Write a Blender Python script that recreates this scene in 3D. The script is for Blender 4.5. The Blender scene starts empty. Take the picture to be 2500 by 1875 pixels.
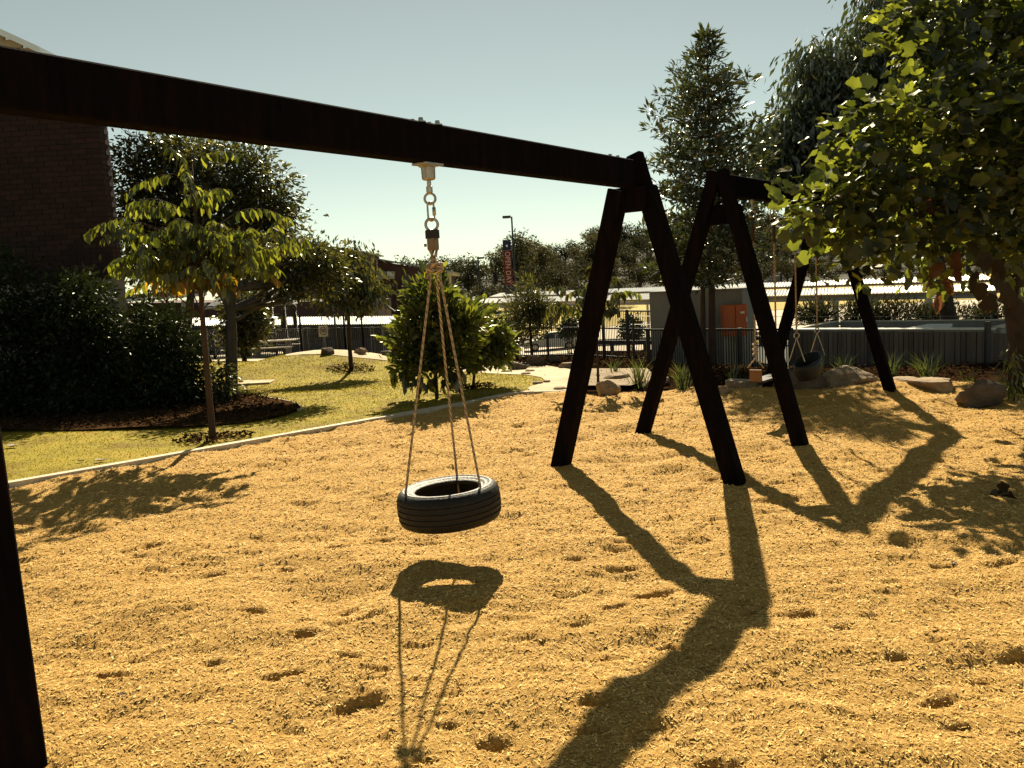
import bpy, math, random
import numpy as np
from mathutils import Vector, Matrix, geometry

random.seed(7)
rng = np.random.default_rng(7)
S = bpy.context.scene
COL = S.collection
R = math.radians

# ------------------------------------------------------------------ camera
CP, CR, CF, CH = 0.1167, 0.0557, 2095.0, 1.6      # pitch, roll, focal in px of a 2500 px frame, eye height
FW = np.array([0, math.cos(CP), -math.sin(CP)])
UP = np.array([0, math.sin(CP), math.cos(CP)])
RT = np.array([1.0, 0, 0])
cam = bpy.data.cameras.new('camera')
cam_o = bpy.data.objects.new('camera', cam); COL.objects.link(cam_o)
cam.sensor_width = 36; cam.lens = 36 * CF / 2500
cam.clip_start = 0.05; cam.clip_end = 3000
rr = math.cos(CR) * RT - math.sin(CR) * UP
uu = math.sin(CR) * RT + math.cos(CR) * UP
M3 = Matrix((rr, uu, -FW)).transposed()
cam_o.matrix_world = Matrix.Translation((0, 0, CH)) @ M3.to_4x4()
S.camera = cam_o

# ------------------------------------------------------------------ world, sun, exposure
SAZ, SEL = R(0.55), R(38.5)
W = bpy.data.worlds.new('World'); S.world = W; W.use_nodes = True
nt = W.node_tree; nt.nodes.clear()
sky = nt.nodes.new('ShaderNodeTexSky'); sky.sky_type = 'NISHITA'; sky.sun_disc = False
sky.sun_elevation = SEL; sky.sun_rotation = SAZ
sky.air_density = 0.75; sky.dust_density = 0.1; sky.ozone_density = 1.0; sky.altitude = 600
hs = nt.nodes.new('ShaderNodeHueSaturation'); hs.inputs['Saturation'].default_value = 0.66
tn = nt.nodes.new('ShaderNodeMix'); tn.data_type = 'RGBA'; tn.blend_type = 'MULTIPLY'
tn.inputs[0].default_value = 1; tn.inputs[7].default_value = (1.0, 0.98, 0.71, 1)
bg = nt.nodes.new('ShaderNodeBackground'); bg.inputs['Strength'].default_value = 0.05
wo = nt.nodes.new('ShaderNodeOutputWorld')
nt.links.new(sky.outputs[0], hs.inputs['Color']); nt.links.new(hs.outputs[0], tn.inputs[6])
nt.links.new(tn.outputs[2], bg.inputs['Color']); nt.links.new(bg.outputs[0], wo.inputs[0])
sd = Vector((math.sin(SAZ) * math.cos(SEL), math.cos(SAZ) * math.cos(SEL), math.sin(SEL)))
sl = bpy.data.lights.new('sun', 'SUN'); sl.energy = 5.0; sl.angle = R(0.5); sl.color = (1.0, 0.87, 0.63)
so = bpy.data.objects.new('sun', sl); COL.objects.link(so)
so.rotation_euler = sd.to_track_quat('Z', 'Y').to_euler(); so.location = (0, 20, 30)
S.view_settings.view_transform = 'Standard'; S.view_settings.look = 'None'
S.view_settings.exposure = 1.12; S.view_settings.gamma = 1.0; S.view_settings.use_curve_mapping = False
S.render.engine = 'CYCLES'
S.cycles.max_bounces = 5; S.cycles.transparent_max_bounces = 4; S.cycles.diffuse_bounces = 1
S.cycles.transmission_bounces = 4; S.cycles.glossy_bounces = 2

# ------------------------------------------------------------------ point helpers
def ray(px, py):
    X = px - 1250; Y = 937.5 - py; c, s = math.cos(CR), math.sin(CR)
    x = X * c + Y * s; y = -X * s + Y * c
    return FW + RT * x / CF + UP * y / CF
def V(px, py, Y):
    d = ray(px, py); return d * (Y / d[1]) + np.array([0, 0, CH])
def sstep(a, b, x):
    t = np.clip((x - a) / (b - a), 0, 1); return t * t * (3 - 2 * t)
def T(x, y):
    x = np.asarray(x, float); y = np.asarray(y, float)
    k = sstep(-10, -5, x)
    s = .036 + .014 * k
    y1 = 38 - 14 * sstep(-8, -2, x)
    z = -s * np.clip(y - 14, 0, y1 - 14)
    zp = -2.3 - 1.7 * sstep(-12, -5, x) + .08 * np.clip(x - 4, 0, 15)
    L = 6 + 20 * sstep(-9, -2, x)
    t = sstep(0, 1, (y - y1) / L)
    z = z * (1 - t) + zp * t
    z = z + .035 * np.clip(y - 85, 0, 45) + .075 * np.clip(y - 130, 0, 170) * sstep(-40, 30, x)
    z = z + .6 * np.exp(-((x + 4.3) / 2.3) ** 2 - ((y - 19.3) / 1.9) ** 2)
    z = z + .25 * np.exp(-((x + 8.2) / 2.2) ** 2 - ((y - 24.) / 3.0) ** 2)
    return z
def G(px, py):
    d = ray(px, py); t0 = 1.0; prev = 1.0
    while t0 < 400:
        p = d * t0 + np.array([0, 0, CH])
        if p[2] < T(p[0], p[1]):
            a, b = prev, t0
            for _ in range(18):
                m = (a + b) / 2; p = d * m + np.array([0, 0, CH])
                if p[2] < T(p[0], p[1]): b = m
                else: a = m
            p = d * b + np.array([0, 0, CH]); p[2] = float(T(p[0], p[1])); return p
        prev = t0; t0 *= 1.02
    return p

# ------------------------------------------------------------------ materials
def newmat(name):
    m = bpy.data.materials.new(name); m.use_nodes = True; m.node_tree.nodes.clear(); return m, m.node_tree
def ramp(nt, fac, cols):
    r = nt.nodes.new('ShaderNodeValToRGB'); e = r.color_ramp.elements
    while len(e) < len(cols): e.new(.5)
    for i, c in enumerate(cols):
        e[i].position = i / (len(cols) - 1) if len(cols) > 1 else 0
        e[i].color = (*c, 1)
    nt.links.new(fac, r.inputs[0]); return r.outputs[0]
def noise(nt, scale, detail=4, rough=.6, vec=None):
    n = nt.nodes.new('ShaderNodeTexNoise'); n.inputs['Scale'].default_value = scale
    n.inputs['Detail'].default_value = detail; n.inputs['Roughness'].default_value = rough
    if vec is None:
        tc = nt.nodes.new('ShaderNodeTexCoord'); vec = tc.outputs['Object']
    nt.links.new(vec, n.inputs['Vector']); return n.outputs['Fac']
def stretch(nt, sc):
    tc = nt.nodes.new('ShaderNodeTexCoord'); mp = nt.nodes.new('ShaderNodeMapping')
    mp.inputs['Scale'].default_value = sc; nt.links.new(tc.outputs['Object'], mp.inputs['Vector']); return mp.outputs[0]
def remap(nt, v, a, b):
    m = nt.nodes.new('ShaderNodeMapRange'); m.inputs['From Min'].default_value = a; m.inputs['From Max'].default_value = b
    nt.links.new(v, m.inputs['Value']); return m.outputs[0]
def mat(name, cols, rough=.8, scale=4., detail=5, bump=0, bscale=40., metal=0, spec=.3, sc=None, island=0, rr=(.3, .7)):
    m, nt = newmat(name)
    vec = stretch(nt, sc) if sc else None
    f = remap(nt, noise(nt, scale, detail, .65, vec), rr[0], rr[1])
    if island:
        g = nt.nodes.new('ShaderNodeNewGeometry'); oi = nt.nodes.new('ShaderNodeObjectInfo')
        ad = nt.nodes.new('ShaderNodeMath'); ad.operation = 'ADD'
        nt.links.new(g.outputs['Random Per Island'], ad.inputs[0]); nt.links.new(oi.outputs['Random'], ad.inputs[1])
        fr = nt.nodes.new('ShaderNodeMath'); fr.operation = 'FRACT'; nt.links.new(ad.outputs[0], fr.inputs[0])
        mx = nt.nodes.new('ShaderNodeMix'); mx.inputs[0].default_value = island
        nt.links.new(f, mx.inputs[2]); nt.links.new(fr.outputs[0], mx.inputs[3]); f = mx.outputs[0]
    b = nt.nodes.new('ShaderNodeBsdfPrincipled'); o = nt.nodes.new('ShaderNodeOutputMaterial')
    nt.links.new(ramp(nt, f, cols), b.inputs['Base Color'])
    b.inputs['Roughness'].default_value = rough; b.inputs['Metallic'].default_value = metal
    b.inputs['Specular IOR Level'].default_value = spec
    if bump:
        bp = nt.nodes.new('ShaderNodeBump'); bp.inputs['Strength'].default_value = bump; bp.inputs['Distance'].default_value = .06 if 'stone' in name else .02
        nt.links.new(noise(nt, bscale, 6, .7, vec), bp.inputs['Height']); nt.links.new(bp.outputs[0], b.inputs['Normal'])
    nt.links.new(b.outputs[0], o.inputs[0]); return m
def leafmat(name, cols, trans, tf=.5, gloss=.12, grough=.35, nsc=1.2):
    m, nt = newmat(name)
    g = nt.nodes.new('ShaderNodeNewGeometry'); oi = nt.nodes.new('ShaderNodeObjectInfo')
    ad = nt.nodes.new('ShaderNodeMath'); ad.operation = 'ADD'
    nt.links.new(g.outputs['Random Per Island'], ad.inputs[0]); nt.links.new(oi.outputs['Random'], ad.inputs[1])
    fr = nt.nodes.new('ShaderNodeMath'); fr.operation = 'FRACT'; nt.links.new(ad.outputs[0], fr.inputs[0])
    n = remap(nt, noise(nt, nsc, 3), .3, .7)
    mx = nt.nodes.new('ShaderNodeMix'); mx.inputs[0].default_value = .6
    nt.links.new(n, mx.inputs[2]); nt.links.new(fr.outputs[0], mx.inputs[3])
    d = nt.nodes.new('ShaderNodeBsdfDiffuse'); t = nt.nodes.new('ShaderNodeBsdfTranslucent'); gl = nt.nodes.new('ShaderNodeBsdfGlossy')
    gl.inputs['Roughness'].default_value = grough; gl.inputs['Color'].default_value = (.9, .9, .8, 1)
    nt.links.new(ramp(nt, mx.outputs[0], cols), d.inputs['Color']); nt.links.new(ramp(nt, mx.outputs[0], trans), t.inputs['Color'])
    m1 = nt.nodes.new('ShaderNodeMixShader'); m1.inputs[0].default_value = tf
    m2 = nt.nodes.new('ShaderNodeMixShader'); m2.inputs[0].default_value = gloss
    lw = nt.nodes.new('ShaderNodeLayerWeight'); lw.inputs[0].default_value = .25
    mm = nt.nodes.new('ShaderNodeMath'); mm.operation = 'MULTIPLY_ADD'; mm.inputs[1].default_value = gloss * 1.6; mm.inputs[2].default_value = gloss * .5
    nt.links.new(lw.outputs['Facing'], mm.inputs[0]); nt.links.new(mm.outputs[0], m2.inputs[0])
    nt.links.new(d.outputs[0], m1.inputs[1]); nt.links.new(t.outputs[0], m1.inputs[2])
    nt.links.new(m1.outputs[0], m2.inputs[1]); nt.links.new(gl.outputs[0], m2.inputs[2])
    o = nt.nodes.new('ShaderNodeOutputMaterial'); nt.links.new(m2.outputs[0], o.inputs[0]); return m
def brickmat(name, c1, c2, mo, sx=.24, sz=.086):
    m, nt = newmat(name); tc = nt.nodes.new('ShaderNodeTexCoord')
    sp = nt.nodes.new('ShaderNodeSeparateXYZ'); nt.links.new(tc.outputs['Object'], sp.inputs[0])
    ad = nt.nodes.new('ShaderNodeMath'); ad.operation = 'ADD'; nt.links.new(sp.outputs[0], ad.inputs[0]); nt.links.new(sp.outputs[1], ad.inputs[1])
    cb = nt.nodes.new('ShaderNodeCombineXYZ'); nt.links.new(ad.outputs[0], cb.inputs[0]); nt.links.new(sp.outputs[2], cb.inputs[1])
    b = nt.nodes.new('ShaderNodeTexBrick'); b.inputs['Scale'].default_value = 1
    b.inputs['Brick Width'].default_value = sx; b.inputs['Row Height'].default_value = sz; b.inputs['Mortar Size'].default_value = .006
    b.inputs['Color1'].default_value = (*c1, 1); b.inputs['Color2'].default_value = (*c2, 1); b.inputs['Mortar'].default_value = (*mo, 1)
    nt.links.new(cb.outputs[0], b.inputs['Vector'])
    p = nt.nodes.new('ShaderNodeBsdfPrincipled'); p.inputs['Roughness'].default_value = .9
    nt.links.new(b.outputs['Color'], p.inputs['Base Color'])
    bp = nt.nodes.new('ShaderNodeBump'); bp.inputs['Strength'].default_value = .3; bp.inputs['Distance'].default_value = .01; bp.invert = True
    nt.links.new(b.outputs['Fac'], bp.inputs['Height']); nt.links.new(bp.outputs[0], p.inputs['Normal'])
    o = nt.nodes.new('ShaderNodeOutputMaterial'); nt.links.new(p.outputs[0], o.inputs[0]); return m
M = {}
M['mulch'] = mat('mulch_bed', [(.31, .165, .038), (.57, .33, .08), (.74, .455, .125)], .95, 60, 8, .9, 140, sc=(1, 1, 1))
M['chip'] = mat('wood_chip', [(.12, .055, .016), (.52, .29, .066), (.72, .44, .115), (.80, .52, .155), (.90, .67, .29)], .8, 8, 3, spec=.25, island=.8)
M['soil'] = mat('soil', [(.10, .07, .03), (.22, .17, .07)], .95, 2, 6, .4, 30)
M['lawn'] = mat('lawn_turf', [(.19, .115, .008), (.25, .19, .009), (.32, .25, .012), (.35, .215, .02)], .95, 1.6, 8, .8, 60, rr=(.35, .68))
M['grass'] = leafmat('grass_blade', [(.19, .145, .006), (.25, .20, .007), (.33, .225, .012)], [(.20, .165, .009), (.27, .23, .012), (.30, .22, .02)], .45, .0, .5, .9)
M['path'] = mat('sandy_concrete', [(.34, .26, .155), (.46, .37, .23), (.56, .465, .31)], .9, 1.5, 7, .3, 50)
M['sand'] = mat('tan_sandy_soil', [(.16, .11, .06), (.27, .20, .12), (.36, .28, .17)], .95, 2.5, 7, .6, 60)
M['bark'] = mat('dark_bark_mulch', [(.012, .007, .004), (.04, .022, .011), (.10, .055, .026)], 1.0, 30, 6, .8, 60, island=.7, spec=.0)
M['kerb'] = mat('pale_kerb', [(.50, .42, .30), (.68, .60, .46)], .85, 6, 5, .3, 60)
M['asphalt'] = mat('car_park_surface', [(.46, .39, .28), (.58, .49, .36)], .9, .8, 5)
M['field'] = mat('dry_grass_field', [(.30, .22, .05), (.40, .30, .07), (.46, .34, .09)], .95, .15, 6)
M['hill'] = mat('hill_scrub', [(.018, .018, .009), (.045, .04, .016)], .95, .2, 6)
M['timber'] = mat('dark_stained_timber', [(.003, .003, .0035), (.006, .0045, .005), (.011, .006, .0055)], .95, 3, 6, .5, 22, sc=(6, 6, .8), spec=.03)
M['steel'] = mat('galvanised_steel', [(.30, .27, .22), (.50, .46, .38)], .38, 20, 3, metal=.85, spec=.5)
M['rust'] = mat('rusty_steel', [(.16, .115, .08), (.27, .21, .155)], .6, 25, 4, metal=.4)
M['blackp'] = mat('black_plastic', [(.012, .012, .013), (.02, .02, .02)], .5, 10)
M['rubber'] = mat('tyre_rubber', [(.006, .006, .007), (.013, .0125, .012)], .6, 14, 5, .3, 60, spec=.3)
M['rubside'] = mat('tyre_sidewall_sheen', [(.07, .064, .052), (.15, .14, .115)], .5, 9, 6, .35, 60, spec=.45)  # paler base colour holds the cream sheen on the upper ring
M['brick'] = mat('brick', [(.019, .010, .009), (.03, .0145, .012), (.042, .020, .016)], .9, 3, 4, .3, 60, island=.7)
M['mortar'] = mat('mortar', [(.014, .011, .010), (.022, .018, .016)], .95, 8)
M['render'] = mat('grey_render', [(.22, .19, .16), (.27, .24, .20)], .9, 2, 5, .15, 60)
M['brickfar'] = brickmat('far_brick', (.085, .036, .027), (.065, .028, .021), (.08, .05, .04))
M['roofm'] = mat('corrugated_zinc', [(.66, .65, .60), (.80, .79, .73)], .34, 1.0, 4, metal=.45, spec=.4)
M['roofgrey'] = mat('grey_metal_roof', [(.22, .23, .23), (.30, .31, .30)], .45, 1.0, 4, metal=.2)
M['cream'] = mat('cream_cladding', [(.42, .37, .28), (.55, .49, .38)], .8, 2, 4)
M['white'] = mat('white_paint', [(.62, .60, .54), (.74, .72, .66)], .6, 3, 4)
M['greypost'] = mat('grey_paint', [(.20, .19, .18), (.28, .27, .25)], .7, 3, 4)
M['darkmetal'] = mat('black_fence_paint', [(.012, .012, .014), (.022, .022, .024)], .45, 8, spec=.4)
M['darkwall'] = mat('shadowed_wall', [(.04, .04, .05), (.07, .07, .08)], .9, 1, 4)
M['bluewall'] = mat('blue_grey_sheet', [(.05, .06, .10), (.08, .09, .14)], .7, 1, 4)
M['shed'] = mat('fibre_cement_shed', [(.17, .165, .155), (.23, .22, .21)], .85, 2, 5, .1, 40)
M['orange'] = mat('orange_enamel', [(.38, .085, .025), (.48, .12, .035)], .5, 5, 4)
M['board'] = mat('weathered_fence_board', [(.08, .062, .056), (.14, .11, .098), (.19, .155, .14)], .85, 5, 5, .5, 40, sc=(8, 8, .6), island=.5)
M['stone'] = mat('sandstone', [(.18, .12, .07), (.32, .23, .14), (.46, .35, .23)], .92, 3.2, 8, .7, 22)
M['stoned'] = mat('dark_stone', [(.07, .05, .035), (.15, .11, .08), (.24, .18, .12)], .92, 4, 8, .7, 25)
M['trunk'] = mat('tree_bark', [(.022, .015, .011), (.06, .042, .03)], .9, 9, 6, .8, 30, sc=(1, 1, .35))
M['trunkg'] = mat('grey_bark', [(.035, .03, .027), (.08, .07, .062)], .9, 9, 6, .8, 30, sc=(1, 1, .35))
M['trunkb'] = mat('brown_bark', [(.032, .02, .014), (.068, .042, .03)], .9, 9, 6, .6, 30, sc=(1, 1, .35))
M['car'] = mat('silver_car_paint', [(.34, .32, .28), (.40, .38, .34)], .3, 1, 2, metal=.1, spec=.6)
M['glass'] = mat('dark_glass', [(.015, .018, .02), (.03, .034, .036)], .08, 1, 2, spec=.8)
M['carblack'] = mat('car_black', [(.015, .015, .015), (.02, .02, .02)], .7, 1)
M['banred'] = mat('banner_red', [(.09, .012, .008), (.11, .015, .01)], .8, 3)
M['bannavy'] = mat('banner_navy', [(.008, .012, .035), (.012, .016, .045)], .8, 3)
M['bantext'] = mat('banner_lettering', [(.36, .27, .22), (.40, .30, .25)], .8, 3)
M['bangrey'] = mat('banner_small_print', [(.12, .12, .14), (.15, .15, .17)], .8, 3)
M['seatw'] = mat('timber_seat', [(.16, .08, .035), (.22, .11, .05)], .6, 8, 5, .2, 40)
M['soffit'] = mat('tan_soffit', [(.40, .33, .23), (.48, .40, .29)], .8, 2, 4)
def lm(n, a, b, **k): M[n] = leafmat(n, a, b, **k)
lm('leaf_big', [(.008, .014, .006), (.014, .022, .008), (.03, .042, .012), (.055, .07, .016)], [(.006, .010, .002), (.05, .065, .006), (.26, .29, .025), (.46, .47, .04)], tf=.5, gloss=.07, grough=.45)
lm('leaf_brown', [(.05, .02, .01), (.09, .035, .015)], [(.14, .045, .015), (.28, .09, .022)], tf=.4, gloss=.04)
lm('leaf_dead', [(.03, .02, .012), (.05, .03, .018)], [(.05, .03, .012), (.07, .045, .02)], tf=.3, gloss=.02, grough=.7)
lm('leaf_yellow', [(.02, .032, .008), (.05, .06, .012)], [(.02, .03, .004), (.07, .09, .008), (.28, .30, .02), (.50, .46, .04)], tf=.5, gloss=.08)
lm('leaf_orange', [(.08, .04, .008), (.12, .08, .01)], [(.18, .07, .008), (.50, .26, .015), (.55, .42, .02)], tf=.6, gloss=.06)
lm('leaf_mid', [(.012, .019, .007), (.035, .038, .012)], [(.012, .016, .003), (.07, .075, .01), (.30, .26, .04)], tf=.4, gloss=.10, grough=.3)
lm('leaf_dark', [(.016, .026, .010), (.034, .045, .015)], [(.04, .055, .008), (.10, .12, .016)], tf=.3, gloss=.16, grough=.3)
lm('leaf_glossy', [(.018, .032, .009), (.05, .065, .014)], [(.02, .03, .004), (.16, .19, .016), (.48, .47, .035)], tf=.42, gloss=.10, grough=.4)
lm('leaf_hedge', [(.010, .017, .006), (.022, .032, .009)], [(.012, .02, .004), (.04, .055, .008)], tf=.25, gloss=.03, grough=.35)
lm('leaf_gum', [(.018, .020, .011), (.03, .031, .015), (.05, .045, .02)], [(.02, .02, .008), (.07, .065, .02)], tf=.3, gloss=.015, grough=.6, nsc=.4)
lm('leaf_gum_pale', [(.03, .03, .015), (.06, .055, .025)], [(.06, .055, .02), (.15, .13, .04)], tf=.4, gloss=.02, grough=.6, nsc=.4)
lm('blade', [(.022, .035, .012), (.045, .06, .018)], [(.05, .075, .01), (.16, .19, .035)], tf=.4, gloss=.12)
def ropemat():
    m, nt = newmat('braided_rope'); tc = nt.nodes.new('ShaderNodeTexCoord')
    w = nt.nodes.new('ShaderNodeTexWave'); w.bands_direction = 'DIAGONAL'; w.inputs['Scale'].default_value = 14; w.inputs['Distortion'].default_value = .6
    nt.links.new(tc.outputs['UV'], w.inputs['Vector'])
    g = nt.nodes.new('ShaderNodeBsdfPrincipled'); g.inputs['Roughness'].default_value = .85
    r = nt.nodes.new('ShaderNodeValToRGB'); e = r.color_ramp.elements
    e[0].position = .12; e[0].color = (.05, .025, .012, 1); e[1].position = .32; e[1].color = (.44, .33, .21, 1)
    nt.links.new(w.outputs['Fac'], r.inputs[0]); nt.links.new(r.outputs[0], g.inputs['Base Color'])
    o = nt.nodes.new('ShaderNodeOutputMaterial'); nt.links.new(g.outputs[0], o.inputs[0]); return m
M['rope'] = ropemat()

# ------------------------------------------------------------------ object helpers
def tag(o, label=None, cat=None, group=None, kind=None):
    if label: o['label'] = label
    if cat: o['category'] = cat
    if group: o['group'] = group
    if kind: o['kind'] = kind
    return o
def thing(name, label, cat, loc=(0, 0, 0), group=None):
    o = bpy.data.objects.new(name, None); COL.objects.link(o); o.location = Vector([float(a) for a in loc])
    o.empty_display_size = .1
    return tag(o, label, cat, group)
def mesh_np(name, v, f, smooth=False):
    me = bpy.data.meshes.new(name); v = np.ascontiguousarray(v, dtype=np.float32); f = np.ascontiguousarray(f, dtype=np.int32)
    n, k = f.shape
    me.vertices.add(len(v)); me.vertices.foreach_set('co', v.ravel())
    me.loops.add(n * k); me.loops.foreach_set('vertex_index', f.ravel())
    me.polygons.add(n); me.polygons.foreach_set('loop_start', np.arange(0, n * k, k, dtype=np.int32))
    try: me.polygons.foreach_set('loop_total', np.full(n, k, dtype=np.int32))
    except Exception: pass
    if smooth: me.polygons.foreach_set('use_smooth', np.ones(n, dtype=bool))
    me.update(calc_edges=True); me.validate(); return me
def put(name, me, m, parent=None, loc=(0, 0, 0), **k):
    o = bpy.data.objects.new(name, me); COL.objects.link(o)
    if m is not None and len(me.materials) == 0: me.materials.append(m)
    if parent: o.parent = parent
    o.location = Vector([float(a) for a in loc]); return tag(o, **k)
class MB:
    def __init__(s): s.v = []; s.f = []; s.uv = None
    def add(s, vs, fs):
        b = len(s.v); s.v += [tuple(float(c) for c in p) for p in vs]; s.f += [tuple(b + i for i in q) for q in fs]; return s
    def box(s, lo, hi):
        x0, y0, z0 = lo; x1, y1, z1 = hi
        return s.add([(x0, y0, z0), (x1, y0, z0), (x1, y1, z0), (x0, y1, z0), (x0, y0, z1), (x1, y0, z1), (x1, y1, z1), (x0, y1, z1)],
                     [(3, 2, 1, 0), (4, 5, 6, 7), (0, 1, 5, 4), (1, 2, 6, 5), (2, 3, 7, 6), (3, 0, 4, 7)])
    def obox(s, c, ax, ay, az, bev=0):      # centre, three half-axis vectors
        c, ax, ay, az = [np.array(q, float) for q in (c, ax, ay, az)]
        if not bev:
            P = [c + i * ax + j * ay + k * az for k in (-1, 1) for (i, j) in ((-1, -1), (1, -1), (1, 1), (-1, 1))]
            return s.add(P, [(3, 2, 1, 0), (4, 5, 6, 7), (0, 1, 5, 4), (1, 2, 6, 5), (2, 3, 7, 6), (3, 0, 4, 7)])
        lx, ly = np.linalg.norm(ax), np.linalg.norm(ay); a = 1 - bev / lx; b = 1 - bev / ly; ring = []
        for (i, j) in ((-a, -1), (a, -1), (1, -b), (1, b), (a, 1), (-a, 1), (-1, b), (-1, -b)): ring.append((i, j))
        lz = np.linalg.norm(az); kz = 1 - bev / lz; P = []
        for (k, sh) in ((-1, .0), (-kz, 1), (kz, 1), (1, .0)):
            for (i, j) in ring:
                q = 1 if sh else 1 - bev / max(lx, ly) * .8
                P.append(c + i * q * ax + j * q * ay + k * az)
        F = [tuple(range(7, -1, -1)), tuple(range(24, 32))]
        for r_ in range(3):
            for i in range(8):
                j = (i + 1) % 8; F.append((r_ * 8 + i, r_ * 8 + j, r_ * 8 + 8 + j, r_ * 8 + 8 + i))
        return s.add(P, F)
    def tube(s, pts, rad, n=8, caps=True, twist=0):
        pts = [np.array(p, float) for p in pts]
        if not hasattr(rad, '__len__'): rad = [rad] * len(pts)
        b = len(s.v); ref = np.array([0.13, .21, .97])
        for i, p in enumerate(pts):
            t = pts[min(i + 1, len(pts) - 1)] - pts[max(i - 1, 0)]; t /= (np.linalg.norm(t) + 1e-9)
            if abs(t @ ref) > .96: rf = np.array([1., .1, 0])
            else: rf = ref
            a = np.cross(t, rf); a /= np.linalg.norm(a); c = np.cross(t, a)
            for k in range(n):
                w = 2 * math.pi * k / n
                s.v.append(tuple(p + rad[i] * (a * math.cos(w) + c * math.sin(w))))
        for i in range(len(pts) - 1):
            for k in range(n):
                k2 = (k + 1) % n; s.f.append((b + i * n + k, b + i * n + k2, b + (i + 1) * n + k2, b + (i + 1) * n + k))
        if caps:
            s.f.append(tuple(b + k for k in range(n - 1, -1, -1))); s.f.append(tuple(b + (len(pts) - 1) * n + k for k in range(n)))
        return s
    def lathe(s, prof, n=32, c=(0, 0, 0), closed=False):
        b = len(s.v); m = len(prof)
        for k in range(n):
            w = 2 * math.pi * k / n
            for (r_, z) in prof: s.v.append((c[0] + r_ * math.cos(w), c[1] + r_ * math.sin(w), c[2] + z))
        for k in range(n):
            k2 = (k + 1) % n
            for i in range(m if closed else m - 1):
                j = (i + 1) % m; s.f.append((b + k * m + i, b + k2 * m + i, b + k2 * m + j, b + k * m + j))
        return s
    def ring(s, c, R_, r_, ax, ay, n=20, k=8, sx=1.0):   # torus in the plane of ax, ay
        c, ax, ay = [np.array(q, float) for q in (c, ax, ay)]; az = np.cross(ax, ay); b = len(s.v)
        for i in range(n):
            w = 2 * math.pi * i / n; d = ax * math.cos(w) + ay * math.sin(w); p = c + R_ * (ax * math.cos(w) + ay * math.sin(w) * sx)
            for j in range(k):
                q = 2 * math.pi * j / k; s.v.append(tuple(p + r_ * (d * math.cos(q) + az * math.sin(q))))
        for i in range(n):
            for j in range(k):
                i2 = (i + 1) % n; j2 = (j + 1) % k; s.f.append((b + i * k + j, b + i2 * k + j, b + i2 * k + j2, b + i * k + j2))
        return s
    def mesh(s, name, org=(0, 0, 0), smooth=False):
        me = bpy.data.meshes.new(name); o = np.array(org, float)
        me.from_pydata([tuple(np.array(p) - o) for p in s.v], [], s.f)
        if smooth:
            for p in me.polygons: p.use_smooth = True
        me.update(); return me
    def part(s, name, m, root, smooth=False, **k):
        return put(name, s.mesh(name, root.location, smooth), m, root, **k)
    def top(s, name, m, org, smooth=False, **k):
        return put(name, s.mesh(name, org, smooth), m, None, org, **k)
def autosmooth(o, deg=35):
    me = o.data
    for p in me.polygons: p.use_smooth = True
    try: me.set_sharp_from_angle(angle=R(deg))
    except Exception: pass

# ------------------------------------------------------------------ ground sheets
def struct(name, me, m, kind='structure', loc=(0, 0, 0)):
    return put(name, me, m, None, loc, kind=kind)
def polysheet(name, poly, sp, off, m, kind='structure', zf=None):
    poly = [(float(a), float(b)) for a, b in poly]
    P = []
    for i in range(len(poly)):
        a = np.array(poly[i]); b = np.array(poly[(i + 1) % len(poly)]); n = max(1, int(np.linalg.norm(b - a) / sp))
        for k in range(n): P.append(tuple(a + (b - a) * k / n))
    nb = len(P); xs = [p[0] for p in P]; ys = [p[1] for p in P]
    def inside(x, y):
        c = False; j = len(poly) - 1
        for i in range(len(poly)):
            xi, yi = poly[i]; xj, yj = poly[j]
            if (yi > y) != (yj > y) and x < (xj - xi) * (y - yi) / (yj - yi) + xi: c = not c
            j = i
        return c
    x = min(xs) + sp / 2
    while x < max(xs):
        y = min(ys) + sp / 2
        while y < max(ys):
            if inside(x, y): P.append((x + random.uniform(-.1, .1) * sp, y + random.uniform(-.1, .1) * sp))
            y += sp
        x += sp
    vs, es, fs, *_ = geometry.delaunay_2d_cdt([Vector(p) for p in P], [(i, (i + 1) % nb) for i in range(nb)], [list(range(nb))], 1, 1e-4)
    zf = zf or T
    V3 = [(p[0], p[1], float(zf(p[0], p[1])) + off) for p in vs]
    F = []
    for f in fs:
        a, b, c = [V3[i] for i in f[:3]]
        F.append(tuple(f) if (b[0] - a[0]) * (c[1] - a[1]) - (b[1] - a[1]) * (c[0] - a[0]) > 0 else tuple(reversed(f)))
    me = bpy.data.meshes.new(name); me.from_pydata(V3, [], F)
    for p in me.polygons: p.use_smooth = True
    return struct(name, me, m, kind)
def Gs(*pts): return [tuple(G(a, b)[:2]) for a, b in pts]

# one great sheet under everything, out to the horizon
gx = np.concatenate([-np.geomspace(12, 900, 40)[::-1], np.linspace(-11.5, 11.5, 60), np.geomspace(12, 900, 40)])
gy = np.concatenate([-np.geomspace(2, 60, 10)[::-1], np.linspace(-1, 60, 150), np.geomspace(61, 1500, 90)])
XX, YY = np.meshgrid(gx, gy); ZZ = T(XX, YY) - .09 - .12 * (sstep(14, 11, YY)) 
nx, ny = len(gx), len(gy)
idx = np.arange(nx * ny).reshape(ny, nx)
quads = np.stack([idx[:-1, :-1], idx[:-1, 1:], idx[1:, 1:], idx[1:, :-1]], -1).reshape(-1, 4)
struct('ground', mesh_np('ground', np.stack([XX, YY, ZZ], -1).reshape(-1, 3), quads, True), M['hill'])

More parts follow.
